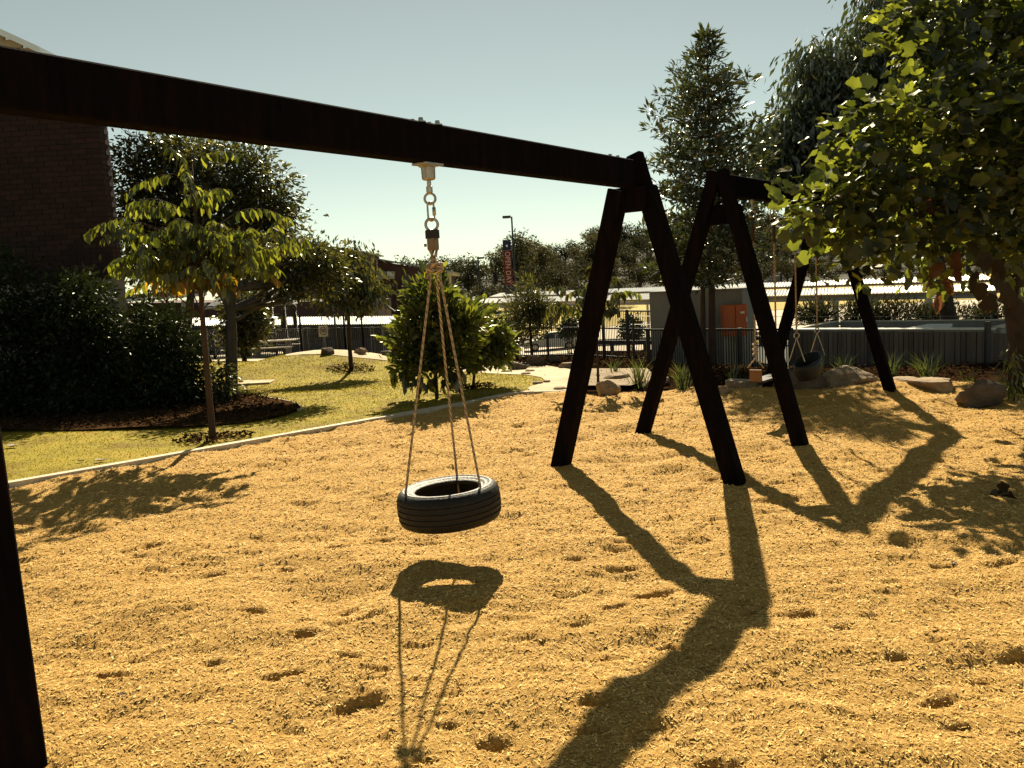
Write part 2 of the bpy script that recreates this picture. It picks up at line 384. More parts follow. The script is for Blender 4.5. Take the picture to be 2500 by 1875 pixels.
# --- wood-chip play surface -------------------------------------------------
RX0, RX1, RY0, RY1, RS = -8.5, 9.5, 0.4, 13.6, .02
nX, nY = int((RX1 - RX0) / RS), int((RY1 - RY0) / RS)
fx = np.fft.fftfreq(nX, RS)[None, :]; fy = np.fft.fftfreq(nY, RS)[:, None]
def band(lam, bw=.5, sx=1., seed=0):
    r = np.random.default_rng(seed).normal(size=(nY, nX)); k = np.sqrt((fx * sx) ** 2 + fy ** 2) + 1e-6
    h = np.fft.ifft2(np.fft.fft2(r) * np.exp(-(np.log(k * lam) / bw) ** 2)).real
    return h / h.std()
H_ = .015 * band(.9, .5, 1.3, 1) + .0052 * band(.30, .45, 1.5, 2) + .0026 * band(.11, .5, 1.4, 3) + .0016 * band(.05, .4, 1., 4)
s1 = band(.34, .40, 1.8, 5); s2 = band(.17, .45, 2.4, 6); patch = sstep(-1.0, .9, band(1.6, .5, 1, 8))
H_ -= .048 * np.clip(s1 - 1.75, 0, .55) * (.5 + .8 * patch) + .036 * np.clip(s2 - 1.55, 0, .9) * (.3 + 1. * patch)
yy_ = RY0 + RS * np.arange(nY)
def Hm(x, y):
    x = np.asarray(x, float); y = np.asarray(y, float)
    u = np.clip((x - RX0) / RS, 0, nX - 1.001); v = np.clip((y - RY0) / RS, 0, nY - 1.001)
    i = u.astype(int); j = v.astype(int); a = u - i; b = v - j
    h = H_[j, i] * (1 - a) * (1 - b) + H_[j, i + 1] * a * (1 - b) + H_[j + 1, i] * (1 - a) * b + H_[j + 1, i + 1] * a * b
    return h + .10 * np.exp(-((x - 4.6) / 1.2) ** 2 - ((y - 10.6) / .7) ** 2) + .05 * np.exp(-((x - 2.9) / .9) ** 2 - ((y - 11.3) / .5) ** 2)
FX = [-12, -9, -4.694, -.498, .015, .6, 1.3, 2.8, 3.9, 4.9, 5.9, 9, 12]
FY = [.8, 3.75, 7.72, 11.62, 12.25, 12.15, 12.0, 11.75, 11.35, 11.05, 10.6, 10.0, 9.7]
def yF(x): return np.interp(x, FX, FY)
cx = np.linspace(-1, 1, 560); ry = np.geomspace(1.6, 1.0 + 1.6 + 10, 620)
tt = (ry - ry[0]) / (ry[-1] - ry[0])
V3 = []
X2 = np.zeros((620, 560)); Y2 = np.zeros((620, 560))
for j, t in enumerate(tt):
    y_nom = 1.2 + t * 11.2; hw = 1.6 + .62 * y_nom
    xs = .4 + cx * hw; X2[j] = xs; Y2[j] = .9 + (yF(xs) - .9) * t
Z2 = Hm(X2, Y2) + .004
idx = np.arange(620 * 560).reshape(620, 560)
quads = np.stack([idx[:-1, :-1], idx[:-1, 1:], idx[1:, 1:], idx[1:, :-1]], -1).reshape(-1, 4)
struct('woodchip_ground', mesh_np('woodchip_ground', np.stack([X2, Y2, Z2], -1).reshape(-1, 3), quads, True), M['mulch'])
polysheet('woodchip_ground_outer', [(-12, .8), (-9, 3.75), (-4.694, 7.72), (-.498, 11.62), (.015, 12.25), (1.3, 12.0), (2.8, 11.75), (4.9, 11.05), (5.9, 10.6), (9, 10), (12, 9.7), (12, -6), (-12, -6)], .6, -.085, M['mulch'])
# loose chips, real pieces
def quads_at(pos, yaw, tilt, roll, ln, wd):
    n = len(pos); c, s = np.cos(yaw), np.sin(yaw); ct, st = np.cos(tilt), np.sin(tilt)
    d = np.stack([c * ct, s * ct, st], -1); side = np.stack([-s, c, np.zeros(n)], -1)
    nn = np.cross(d, side); cr, sr = np.cos(roll)[:, None], np.sin(roll)[:, None]; side = side * cr + nn * sr
    a = d * (ln / 2)[:, None]; b = side * (wd / 2)[:, None]
    v = np.stack([pos - a - b, pos + a - b * .6, pos + a + b * .8, pos - a + b], 1).reshape(-1, 3)
    return v, np.arange(4 * n).reshape(n, 4)
cp = []
for (ya, yb, dens, sc_) in ((1.7, 3.2, 12500, .78), (3.2, 5, 7500, .85), (5, 8, 3200, 1.05), (8, 13.0, 1100, 1.4)):
    area = (yb - ya) * (1.3 * (ya + yb) / 2 + 1.4); n = int(area * dens * .92)
    y = rng.uniform(ya, yb, n); x = rng.uniform(-1, 1, n) * (.66 * y + .7) + .1
    ok = y < yF(x) - .05; x = x[ok]; y = y[ok]; n = len(x)
    cp.append(np.stack([x, y, Hm(x, y) + rng.uniform(.002, .012, n) * sc_, np.full(n, sc_)], -1))
cp = np.concatenate(cp); n = len(cp)
ln = rng.lognormal(math.log(.019), .38, n) * cp[:, 3]; wd = np.minimum(rng.lognormal(math.log(.0058), .35, n), .012) * cp[:, 3]
v, f = quads_at(cp[:, :3], rng.uniform(0, 6.28, n), rng.normal(0, .26, n), rng.normal(0, .36, n), ln * .88, wd * .88)
struct('wood_chips', mesh_np('wood_chips', v, f), M['chip'], 'stuff')

# --- lawn -------------------------------------------------------------------
lawn_poly = [(-12, .9), (-9, 3.8), (-4.694, 7.80), (-.498, 11.70), (.015, 12.32), (1.5, 12.1), (1.6, 12.6), (.75, 13.6), (.7, 14.9), (-.2, 16.8), (-1.4, 20.5), (-3.5, 27.3), (-5.5, 28.4), (-8, 29.3), (-20, 30), (-26, 14), (-20, 2)]
polysheet('lawn', lawn_poly, .28, .012, M['lawn'])
n = 300000
y = rng.uniform(4, 27, n) ; y = 4 + (y - 4) ** 1.0
x = rng.uniform(-14, 1.5, n); ok = (y > yF(x) + .1) & (x > -.64 * y - .6) & (rng.uniform(0, 1, n) < np.clip(1.25 - y / 26, .1, 1))
def pin(x, y, poly):
    c = np.zeros(len(x), bool); j = len(poly) - 1
    for i in range(len(poly)):
        xi, yi = poly[i]; xj, yj = poly[j]
        c ^= ((yi > y) != (yj > y)) & (x < (xj - xi) * (y - yi) / (yj - yi + 1e-9) + xi); j = i
    return c
ok &= pin(x, y, lawn_poly)
BED = Gs((735, 1004), (728, 994), (700, 985), (640, 975), (560, 968), (400, 968), (200, 975), (-60, 985)) + [(-10.5, 13.5), (-10.5, 10.6)] + Gs((0, 1058), (200, 1055), (450, 1050), (600, 1036), (700, 1019))
PATH = Gs((1400, 905), (1250, 882), (1100, 872), (1000, 868), (900, 864), (700, 862), (560, 860)) + [(-14, 31), (-14, 27.6), (-8, 27.6)] + Gs((700, 871), (860, 874), (960, 884), (1080, 901), (1200, 914), (1290, 918), (1322, 924), (1332, 932), (1318, 940), (1296, 946), (1288, 951), (1296, 957), (1330, 961), (1400, 962), (1500, 958), (1560, 930))
ok &= ~pin(x, y, BED) & ~pin(x, y, PATH)
x = x[ok]; y = y[ok]; n = len(x); yaw = rng.uniform(0, 6.28, n); hh = rng.uniform(.006, .018, n) * (.8 + y / 20); ww = .0035 * (.8 + y / 7)
z = T(x, y) + .008; lean = rng.normal(0, .012, (n, 2)) * 1.2
a = np.stack([x - np.cos(yaw) * ww, y - np.sin(yaw) * ww, z], -1); b = np.stack([x + np.cos(yaw) * ww, y + np.sin(yaw) * ww, z], -1)
c = np.stack([x + lean[:, 0], y + lean[:, 1], z + hh], -1)
struct('grass', mesh_np('grass', np.stack([a, b, c], 1).reshape(-1, 3), np.arange(3 * n).reshape(n, 3)), M['grass'], 'stuff')

polysheet('sandy_path', PATH, .35, .022, M['path'])
polysheet('garden_bed', [(x_, y_) for x_, y_ in BED], .2, .045, M['bark'], zf=lambda x, y: T(x, y) + .015 * math.sin(3 * x + 2 * y))
polysheet('garden_bed_behind_swings', Gs((1412, 962), (1400, 930), (1440, 893), (1620, 893), (1900, 905), (2300, 900)) + [(12, 13.5), (12, 9.6), (9, 9.95), (5.9, 10.55), (4.9, 11.0), (3.9, 11.3), (2.8, 11.7), (1.3, 11.95)], .4, .03, M['bark'])
polysheet('garden_bed_by_fence', Gs((1040, 878), (1250, 893), (1290, 898), (1440, 893), (1620, 893)) + [(6, 24), (-3, 25.5)], .5, .012, M['bark'])
polysheet('sandy_ground', Gs((1390, 925), (1420, 912), (1580, 912), (1600, 935), (1540, 956), (1412, 956)), .3, .09, M['sand'])
polysheet('car_park', [(-9, 58), (-12, 88), (60, 88), (60, 56), (10, 56)], 4, .05, M['asphalt'])
polysheet('verge_grass', [(-6, 53.5), (-6, 58), (60, 56), (60, 50)], 3, .08, M['lawn'])
polysheet('dry_field', [(-30, 88.2), (-40, 134), (160, 134), (140, 60), (60, 62), (60, 88.2)], 6, .06, M['field'])
# bark pieces on the island bed and back bed
def scatter(name, poly, n, m, z0=.06, L=.05, Wd=.02):
    P = np.array(poly); x = rng.uniform(P[:, 0].min(), P[:, 0].max(), n * 3); y = rng.uniform(P[:, 1].min(), P[:, 1].max(), n * 3)
    ok = pin(x, y, poly); x = x[ok][:n]; y = y[ok][:n]; k = len(x)
    v, f = quads_at(np.stack([x, y, T(x, y) + z0 + rng.uniform(0, .03, k)], -1), rng.uniform(0, 6.3, k), rng.normal(0, .4, k), rng.normal(0, .5, k), rng.lognormal(math.log(L), .4, k), rng.lognormal(math.log(Wd), .3, k))
    struct(name, mesh_np(name, v, f), m, 'stuff')
scatter('bark_chips', BED, 9000, M['bark'])
scatter('leaf_litter', Gs((1412, 962), (1400, 930), (1440, 893), (1900, 905), (2300, 900)) + [(9, 12.5), (5.9, 10.9), (3.9, 11.6), (1.3, 12.2)], 6000, M['bark'], .05)
scatter('fence_bed_litter', Gs((1040, 880), (1290, 899), (1620, 895)) + [(6, 23), (-3, 25)], 3000, M['bark'], .04, .07, .03)
# kerbs
def kerb(name, pts, w=.10, h=.04, m='kerb', gap=None):
    b = MB(); P = [np.array(p, float) for p in pts]
    for i in range(len(P) - 1):
        p, q = P[i], P[i + 1]; d = q - p; L = np.linalg.norm(d); d /= L; nn = np.array([-d[1], d[0]])
        z0 = float(T(*p)); z1 = float(T(*q)); q = q - d * .008
        vs = [(*(p - nn * w / 2), z0 - .15), (*(p + nn * w / 2), z0 - .15), (*(q + nn * w / 2), z1 - .15), (*(q - nn * w / 2), z1 - .15),
              (*(p - nn * w / 2), z0 + h), (*(p + nn * w / 2), z0 + h), (*(q + nn * w / 2), z1 + h), (*(q - nn * w / 2), z1 + h)]
        b.add(vs, [(0, 1, 2, 3), (7, 6, 5, 4), (0, 4, 5, 1), (1, 5, 6, 2), (2, 6, 7, 3), (3, 7, 4, 0)])
    o = struct(name, b.mesh(name), M[m]); return o
kp = [(-9, 3.8)]
KL = [(-4.694, 7.785), (-3.9, 8.50), (-2.6, 9.72), (-1.4, 10.84), (-.498, 11.68)]
kerb('lawn_kerb', kp + KL + [(-.25, 12.0), (.015, 12.29), (.3, 12.33)])
kerb('lawn_edging', [(.3, 12.33), (.9, 12.25), (1.5, 12.1)], .05, .03)
kerb('garden_bed_edging', Gs((640, 976), (672, 980), (700, 986), (722, 993), (733, 1001), (731, 1006)), .06, .05)

# ------------------------------------------------------------------ swings
A_ = .6245
U = np.array([math.sin(A_), math.cos(A_), 0]); N = np.array([math.cos(A_), -math.sin(A_), 0]); Zv = np.array([0, 0, 1.])
def sq(mb, p, q, wx, wy, ax):        # squared timber from p to q, ax ~ one section axis
    p = np.array(p, float); q = np.array(q, float); d = q - p; L = np.linalg.norm(d); d /= L
    ax = np.array(ax, float); ax = ax - d * (ax @ d); ax /= np.linalg.norm(ax); ay = np.cross(d, ax)
    mb.obox((p + q) / 2, ax * wx / 2, ay * wy / 2, d * L / 2, .008)
def frame_leg(root, foot, apex, side, ztop=2.26, tongue=2.56, q=.145):
    foot = np.array(foot, float); apex = np.array(apex, float); d = apex - foot
    f0 = foot - d * (.25 / d[2])
    def at(z): return foot + d * ((z - foot[2]) / d[2])
    b = MB(); sq(b, f0, at(ztop), q, q * .9, U)
    if tongue:
        a, c = at(ztop - .02), at(tongue); o = -U * side * q * .25
        sq(b, a + o, c + o, q * .5, q * .9, U)
    o = b.part('leg', M['timber'], root); return o
def bolts(root, pts):
    for p in pts:
        b = MB(); b.lathe([(0, .022), (.012, .02), (.015, .0), (.028, .0), (.028, -.006)], 10, p); o = b.part('bolt', M['steel'], root)
c1 = np.array([1.02, 6.87, 0]); near1 = c1 - U * 4.965
root = thing('swing_set', 'long dark timber swing frame crossing the foreground, carrying the tyre', 'swing set', (*c1[:2], 0))
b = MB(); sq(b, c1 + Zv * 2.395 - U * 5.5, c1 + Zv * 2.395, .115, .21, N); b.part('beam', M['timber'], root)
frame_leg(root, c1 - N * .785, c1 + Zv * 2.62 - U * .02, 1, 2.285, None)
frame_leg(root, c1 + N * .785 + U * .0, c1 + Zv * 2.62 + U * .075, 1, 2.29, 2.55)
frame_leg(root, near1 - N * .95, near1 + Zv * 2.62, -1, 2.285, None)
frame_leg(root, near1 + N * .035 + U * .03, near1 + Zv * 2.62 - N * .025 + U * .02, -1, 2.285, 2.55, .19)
for cc, sg in ((c1, 1), (near1, -1)):
    b = MB(); b.obox(cc + Zv * 2.2 + U * .0, N * .14, U * .045, Zv * .095, .006); b.part('brace', M['timber'], root)
hang = c1 - U * 2.43 + Zv * 2.29
bolts(root, [hang + Zv * .215 + U * s * .07 + N * t * .03 for s in (-1, 1) for t in (-1, 1)])
bolts(root, [c1 - U * s + Zv * 2.504 for s in (.2, .32)])

# tyre swing
root = thing('tyre_swing', 'black car tyre lying flat, hung by three ropes from the long beam', 'tyre swing', (hang[0], hang[1], .35))
hx, hy, hz = hang
b = MB(); b.obox(hang - Zv * .008, U * .08, N * .05, Zv * .006, .002)
b.lathe([(0, -.014), (.052, -.014), (.052, -.02), (.04, -.024), (.038, -.085), (.032, -.092), (0, -.092)], 20, hang)
o = b.part('swivel_housing', M['steel'], root); autosmooth(o)
b = MB(); b.lathe([(0, -.09), (.012, -.09), (.012, -.125), (.018, -.128), (.018, -.16), (.012, -.165), (0, -.165)], 14, hang); o = b.part('swivel_bolt', M['steel'], root); autosmooth(o)
Xa = np.array([1., 0, 0])
b = MB(); b.ring(hang - Zv * .195, .030, .007, Xa, Zv, 22, 8); o = b.part('eye_ring', M['steel'], root, True)
b = MB(); cc = hang - Zv * .265
pts = []
for k in range(25):
    w = 2 * math.pi * k / 24; pts.append(cc + np.array([.022 * math.cos(w) * .8, .004, .030 * (1 if math.sin(w) > 0 else -1) * (abs(math.sin(w)) > .01) + .022 * math.sin(w)]))
b.tube(pts, .0055, 7, False); b.tube([cc + np.array([.018, .004, -.022]), cc + np.array([.018, .004, .022])], .010, 8); b.part('quick_link', M['steel'], root, True)
b = MB(); b.ring(hang - Zv * .338, .034, .008, Xa, Zv, 22, 8); b.part('eye_ring', M['steel'], root, True)
b = MB(); b.lathe([(0, -.368), (.038, -.368), (.040, -.372), (.040, -.415), (0, -.415)], 18, hang); b.part('collar', M['blackp'], root)
b = MB(); b.lathe([(0, -.415), (.033, -.415), (.033, -.475), (.028, -.482), (0, -.482)], 18, hang)
b.tube([hang + np.array([-.036, -.0, -.45]), hang + np.array([-.050, -.0, -.45])], .010, 8); b.tube([hang + np.array([.02, -.030, -.435]), hang + np.array([.02, -.045, -.435])], .009, 8)
o = b.part('rope_clamp', M['rust'], root); autosmooth(o)
def rope_uv(me, pts_n, n, L):
    uv = me.uv_layers.new(name='UVMap'); co = me.vertices
    for lp in me.loops:
        v_ = lp.vertex_index; i, k = divmod(v_, n); i = min(i, pts_n - 1)
        uv.data[lp.index].uv = (k / n * .12, L * i / (pts_n - 1))
def rope(name, pts, rad, root, n=8):
    pts = [np.array(p, float) for p in pts]; L = sum(np.linalg.norm(pts[i + 1] - pts[i]) for i in range(len(pts) - 1))
    b = MB(); b.tube(pts, rad, n); me = b.mesh(name, root.location, True); rope_uv(me, len(pts), n, L)
    return put(name, me, M['rope'], root)
TC = np.array([-.405, 4.90, .345]); tilt = Matrix.Rotation(R(-3.0), 3, 'Y')
def ty(p): return TC + np.array(tilt @ Vector([float(a) for a in p]))
knot = hang + np.array([-.0, 0, -.585])
att = [(-.236, -.06), (.20, -.135), (.045, .235)]
def lerp(a, b, t): return a + (b - a) * t
for i, (ax, ay) in enumerate(att):
    e = ty((ax, ay, .105)); s0 = knot + np.array([(-.022, .026, .004)[i], (-.01, -.012, .02)[i], -.03])
    pts = [lerp(s0, e, t) + np.array([0, 0, -.004 * math.sin(math.pi * t)]) for t in np.linspace(0, 1, 30)]
    wrap = [ty((ax * k, ay * k, z)) for k, z in ((1, .09), (1.0, -.02))]
    rope('rope', pts + wrap, .0072, root)
for i, dx in enumerate((-.022, .0, .022)):
    rope('rope', [hang + np.array([dx, (-.01, .012, -.008)[i], -.475]), lerp(hang + np.array([dx, 0, -.475]), knot, .5) + np.array([(.012, -.016, -.008)[i], -.006, 0]), knot + np.array([-dx * .9, 0, .03])], .0075, root)
b = MB()
pts = []
for k in range(70):
    w = k / 69 * 2 * math.pi * 3; pts.append(knot + np.array([.036 * math.cos(w * 1.0) + .008 * math.sin(2.3 * w), .026 * math.sin(w), .022 * math.sin(w * 1.5 + .6) + .006]))
rope('knot', pts, .0105, root, 7)
rope('knot', [knot + np.array([-.03, 0, -.01]), knot + np.array([-.042, -.01, -.035]), knot + np.array([-.047, -.01, -.055])], .008, root, 7)
# the tyre itself
prof = [(.200, -.070), (.192, -.082), (.196, -.092), (.215, -.100), (.245, -.105), (.268, -.100), (.284, -.088), (.294, -.072)]
for zg, rz in ((-.048, .301), (-.016, .304), (.016, .304), (.048, .301)):
    prof += [(rz - .001, zg - .012), (rz, zg - .004), (rz - .006, zg - .003), (rz - .006, zg + .003), (rz, zg + .004), (rz - .001, zg + .012)]
prof += [(.295, .072), (.286, .088), (.272, .100), (.262, .105), (.260, .1075), (.250, .108), (.247, .105), (.232, .101), (.228, .103), (.222, .102), (.214, .096), (.206, .092), (.200, .093), (.192, .088), (.190, .080), (.200, .066), (.232, .060), (.268, .045), (.282, .0), (.268, -.045), (.232, -.058)]
n = 96; b = MB(); b.lathe(prof, n, (0, 0, 0), True)
vv = [tuple(ty(p)) for p in b.v]; b.v = vv
me = b.mesh('tyre', root.location); o = put('tyre', me, M['rubside'], root)
me.materials.append(M['rubber'])
mp = len(prof)
for i, p in enumerate(me.polygons):
    k = i % mp; p.use_smooth = True
    if 4 <= k <= 33 or k >= mp - 8: p.material_index = 1
try: me.set_sharp_from_angle(angle=R(40))
except Exception: pass
b = MB()
for k in range(64):        # shoulder tread blocks
    w = 2 * math.pi * (k + .5) / 64; d = np.array([math.cos(w), math.sin(w), 0]); t_ = np.array([-math.sin(w), math.cos(w), 0])
    for s_ in (-1, 1):
        b.obox(ty(d * .2905 + Zv * s_ * .079), np.array(tilt @ Vector(d * .5 - Zv * s_ * .5)) * .0035, np.array(tilt @ Vector(t_)) * .0115, np.array(tilt @ Vector(d * -.5 + Zv * s_)) * .0085)
b.part('tread_blocks', M['rubber'], root, kind='stuff')

# far swing frame
Mn = np.array([1.9435, 8.1615, 0]); Mf = np.array([3.93, 10.67, 0]); Ub = Mf - Mn; Ub /= np.linalg.norm(Ub)
ap1 = Mn + np.array([.13, .02, 0]); ap2 = Mf + np.array([.03, .0, 0])
Us = ap2 - ap1; Lb = np.linalg.norm(Us); Us /= Lb; Ns = np.array([Us[1], -Us[0], 0])
root = thing('swing_set', 'shorter dark timber swing frame further back, near the boulders', 'swing set', (Mn[0], Mn[1], 0))
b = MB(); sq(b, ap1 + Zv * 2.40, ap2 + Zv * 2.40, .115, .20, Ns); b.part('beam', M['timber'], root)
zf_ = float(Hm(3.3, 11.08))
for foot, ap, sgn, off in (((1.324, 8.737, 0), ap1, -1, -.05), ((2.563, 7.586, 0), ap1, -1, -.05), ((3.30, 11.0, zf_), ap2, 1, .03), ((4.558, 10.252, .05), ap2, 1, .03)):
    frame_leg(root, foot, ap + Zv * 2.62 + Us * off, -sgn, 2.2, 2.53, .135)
for ap in (ap1, ap2):
    b = MB(); b.obox(ap + Zv * 2.13, Ns * .14, Us * .04, Zv * .09, .006); b.part('brace', M['timber'], root)
SP = [ap1 + Us * s + Zv * 2.30 for s in (.72, 1.32, 1.98, 2.72)]
bolts(root, [p + Zv * .205 for p in SP])

def hang_rope(root, top, zend, lean=0):
    b = MB(); b.lathe([(0, 0), (.022, 0), (.022, -.02), (.012, -.04), (.009, -.045), (.009, -.11), (0, -.11)], 12, top); b.part('hanger', M['steel'], root)
    b = MB(); b.ring(top - Zv * .145, .032, .008, Xa, Zv, 20, 8); b.part('ring', M['steel'], root, True)
    b = MB(); b.tube([top - Zv * .175, top - Zv * .42], [.017, .0165], 8); b.part('rope_splice', M['rope'], root)
    rope('rope', [np.array([top[0], top[1], lerp(top[2] - .40, zend, t)]) for t in np.linspace(0, 1, 24)], .010, root)
# swing with the timber seat
p0, p1 = SP[0], SP[1]; root = thing('rope_swing', 'rope swing with a small tan timber seat, left one under the far beam', 'swing', (p0[0], p0[1], .4), 'rope swings')
for p in (p0, p1):
    hang_rope(root, p, .82)
    b = MB(); rope('knot', [np.array([p[0] + .022 * math.cos(w), p[1] + .022 * math.sin(w), .86 - .008 * w]) for w in np.linspace(0, 16, 40)], .011, root, 6)
    for s_ in (-1, 1):
        rope('rope', [np.array([p[0], p[1], .76]), np.array([p[0], p[1], .70]), p * np.array([1, 1, 0]) + Ns * .085 * s_ + Zv * .60], .007, root, 6)
mid = (p0 + p1) / 2; mid[2] = .52
b = MB()
b.add([tuple(p0 * np.array([1, 1, 0]) + Ns * s1 * .062 + Us * (-.02 + d2) + Zv * z) for z, s_sh in ((.58, 1), (.46, 1)) for (s1, d2) in ((-1, 0), (1, 0), (1, .03), (-1, .03))], [(3, 2, 1, 0), (4, 5, 6, 7), (0, 1, 5, 4), (1, 2, 6, 5), (2, 3, 7, 6), (3, 0, 4, 7)])
b.part('seat_end', M['seatw'], root)
b = MB(); b.obox(np.array([mid[0], mid[1], .455]), Us * .30, Ns * .08, Zv * .012, .004); b.part('seat', M['blackp'], root)
# swing with black bucket seat
p0, p1 = SP[2], SP[3]; root = thing('rope_swing', 'rope swing with a black moulded bucket seat, beside the timber one', 'swing', (p0[0], p0[1], .3), 'rope swings')
for p in (p0, p1):
    hang_rope(root, p, .86)
    b = MB(); b.ring(np.array([p[0], p[1], .83]), .030, .007, Xa, Zv, 18, 7); b.part('ring', M['steel'], root, True)
    for s_ in (-1, 1):
        b = MB(); b.tube([np.array([p[0], p[1], .80]), p * np.array([1, 1, 0]) + Ns * .09 * s_ + Zv * .53], .006, 6); b.part('strap', M['steel'], root)
mid = (p0 + p1) / 2
b = MB(); prof_b = []
for k, (rx, z) in enumerate(((.08, .27), (.14, .28), (.19, .34), (.215, .42), (.22, .52), (.20, .52), (.19, .42), (.14, .33), (.0, .30))):
    for i in range(20):
        w = 2 * math.pi * i / 20; zz = z + (.06 * math.cos(w) if z > .5 else 0)
        prof_b.append(mid * np.array([1, 1, 0]) + Us * rx * 1.45 * math.cos(w) + Ns * rx * .62 * math.sin(w) + Zv * zz)
F = [tuple(range(19, -1, -1))]
for k in range(8):
    for i in range(20): F.append((k * 20 + i, k * 20 + (i + 1) % 20, (k + 1) * 20 + (i + 1) % 20, (k + 1) * 20 + i))
b.add(prof_b, F); b.part('bucket_seat', M['blackp'], root, True)

# ------------------------------------------------------------------ leaves and trees
def frames(d, nrm):
    d = d / (np.linalg.norm(d, axis=1, keepdims=True) + 1e-9)
    s = np.cross(d, nrm); s /= (np.linalg.norm(s, axis=1, keepdims=True) + 1e-9); nn = np.cross(s, d); return d, s, nn
LT = {   # template: verts (along, side, normal), faces (tris)
 'diamond': (np.array([(0, 0, 0), (.45, .22, .05), (1, 0, -.03), (.45, -.22, .05)]), np.array([(0, 2, 1), (0, 3, 2)])),
 'slim': (np.array([(0, 0, 0), (.4, .11, .02), (1, 0, -.10), (.4, -.11, .02)]), np.array([(0, 2, 1), (0, 3, 2)])),
 'lance': (np.array([(0, 0, 0), (.5, .16, .04), (1, 0, -.05), (.5, -.16, .04)]), np.array([(0, 2, 1), (0, 3, 2)])),
 'oval': (np.array([(0, 0, 0), (.3, .2, .06), (.7, .17, .03), (1, 0, -.1), (.7, -.17, .03), (.3, -.2, .06), (.5, 0, -.02)]),
          np.array([(0, 6, 1), (1, 6, 2), (2, 6, 3), (3, 6, 4), (4, 6, 5), (5, 6, 0)])),
}
lob = [(0, 0), (.02, .12), (.12, .29), (.24, .33), (.32, .28), (.44, .31), (.56, .38), (.66, .31), (.74, .22), (.88, .15), (1.0, 0)]
lv = [(a, b_, .05 * math.sin(9 * a) + .25 * b_ * b_) for a, b_ in lob]; lv2 = [(a, -b_, .25 * b_ * b_ - .04 * math.sin(7 * a)) for a, b_ in lob[1:-1]]
mids = [(.25, 0, -.02), (.6, 0, -.01)]
allv = lv + lv2 + mids; nl = len(lob); m0 = nl + len(lv2)
fc = []
for i in range(nl - 1): fc.append((i, m0 if i < 5 else m0 + 1, i + 1))
r_i = [0] + list(range(nl, nl + len(lv2))) + [nl - 1]
for i in range(len(r_i) - 1): fc.append((r_i[i], r_i[i + 1], m0 if i < 5 else m0 + 1))
fc += [(5, m0, m0 + 1), (r_i[5], m0 + 1, m0)]
LT['lobed'] = (np.array(allv), np.array(fc))
def leafmesh(name, kind, pos, d, nrm, size, org):
    tv, tf = LT[kind]; d, s, nn = frames(d, nrm)
    v = pos[:, None, :] + size[:, None, None] * (tv[None, :, 0:1] * d[:, None, :] + tv[None, :, 1:2] * s[:, None, :] + tv[None, :, 2:3] * nn[:, None, :])
    f = tf[None] + (np.arange(len(pos)) * len(tv))[:, None, None]
    return mesh_np(name, v.reshape(-1, 3) - np.array([float(q) for q in org]), f.reshape(-1, tf.shape[1]))
def leaf_objects(root, kind, pos, d, nrm, size, m, name='leaf'):
    tv, tf = LT[kind]; d, s, nn = frames(d, nrm); protos = []
    for k in range(3):
        w = tv.copy() * np.array([1, 1 + .12 * (k - 1), 1 + .6 * k]); w[:, 2] += -.12 * w[:, 0] ** 2 * k
        me = mesh_np(name, w, tf); me.materials.append(m); protos.append(me)
    ro = root.location
    for i in range(len(pos)):
        o = bpy.data.objects.new(name, protos[i % 3]); COL.objects.link(o); o.parent = root
        mm = Matrix([[d[i][r_] * size[i], s[i][r_] * size[i], nn[i][r_] * size[i], pos[i][r_] - ro[r_]] for r_ in range(3)] + [[0, 0, 0, 1]])
        o.matrix_local = mm
def blob(px, py, rx, ry, Y, dz=None):
    c = V(px, py, Y); k = Y / CF; return (c, np.array([rx * k, (dz if dz is not None else max(rx, ry) * k), ry * k]))
def clusters(blobs, n, shell=.5):
    w = np.array([(b_[1][0] * b_[1][2] * b_[1][1]) ** (2 / 3) for b_ in blobs]); w /= w.sum()
    k = rng.choice(len(blobs), n, p=w); d = rng.normal(size=(n, 3)); d /= np.linalg.norm(d, axis=1, keepdims=True)
    r_ = rng.uniform(shell ** 3, 1, n) ** (1 / 3)
    C = np.array([b_[0] for b_ in blobs])[k]; Rr = np.array([b_[1] for b_ in blobs])[k]
    return C + d * r_[:, None] * Rr, d
def leaves_in(cl, cd, per, rc, size, mode, vs=.3):
    n = len(cl) * per; C = np.repeat(cl, per, 0); D = np.repeat(cd, per, 0); rnd = rng.normal(size=(n, 3))
    off = rnd * rc * np.array([1, 1, .75]); pos = C + off
    o = off / (np.linalg.norm(off, axis=1, keepdims=True) + 1e-9); j = rng.normal(size=(n, 3)) * .35
    if mode == 'tuft': d = D * .7 + o * .6 + np.array([0, 0, .55]) + j
    elif mode == 'star': d = o + np.array([0, 0, .35]) + D * .3 + j * .6
    elif mode == 'droop': d = o * .5 + np.array([0, 0, -1.1]) + j
    elif mode == 'out': d = D * .5 + o * .6 + np.array([0, 0, -.25]) + j * 1.2
    else: d = rng.normal(size=(n, 3))
    nrm = rng.normal(size=(n, 3)) + np.array([0, 0, 1.0 if mode != 'droop' else 0])
    return pos, d, nrm, np.minimum(size * rng.lognormal(0, vs, n), size * 1.55)
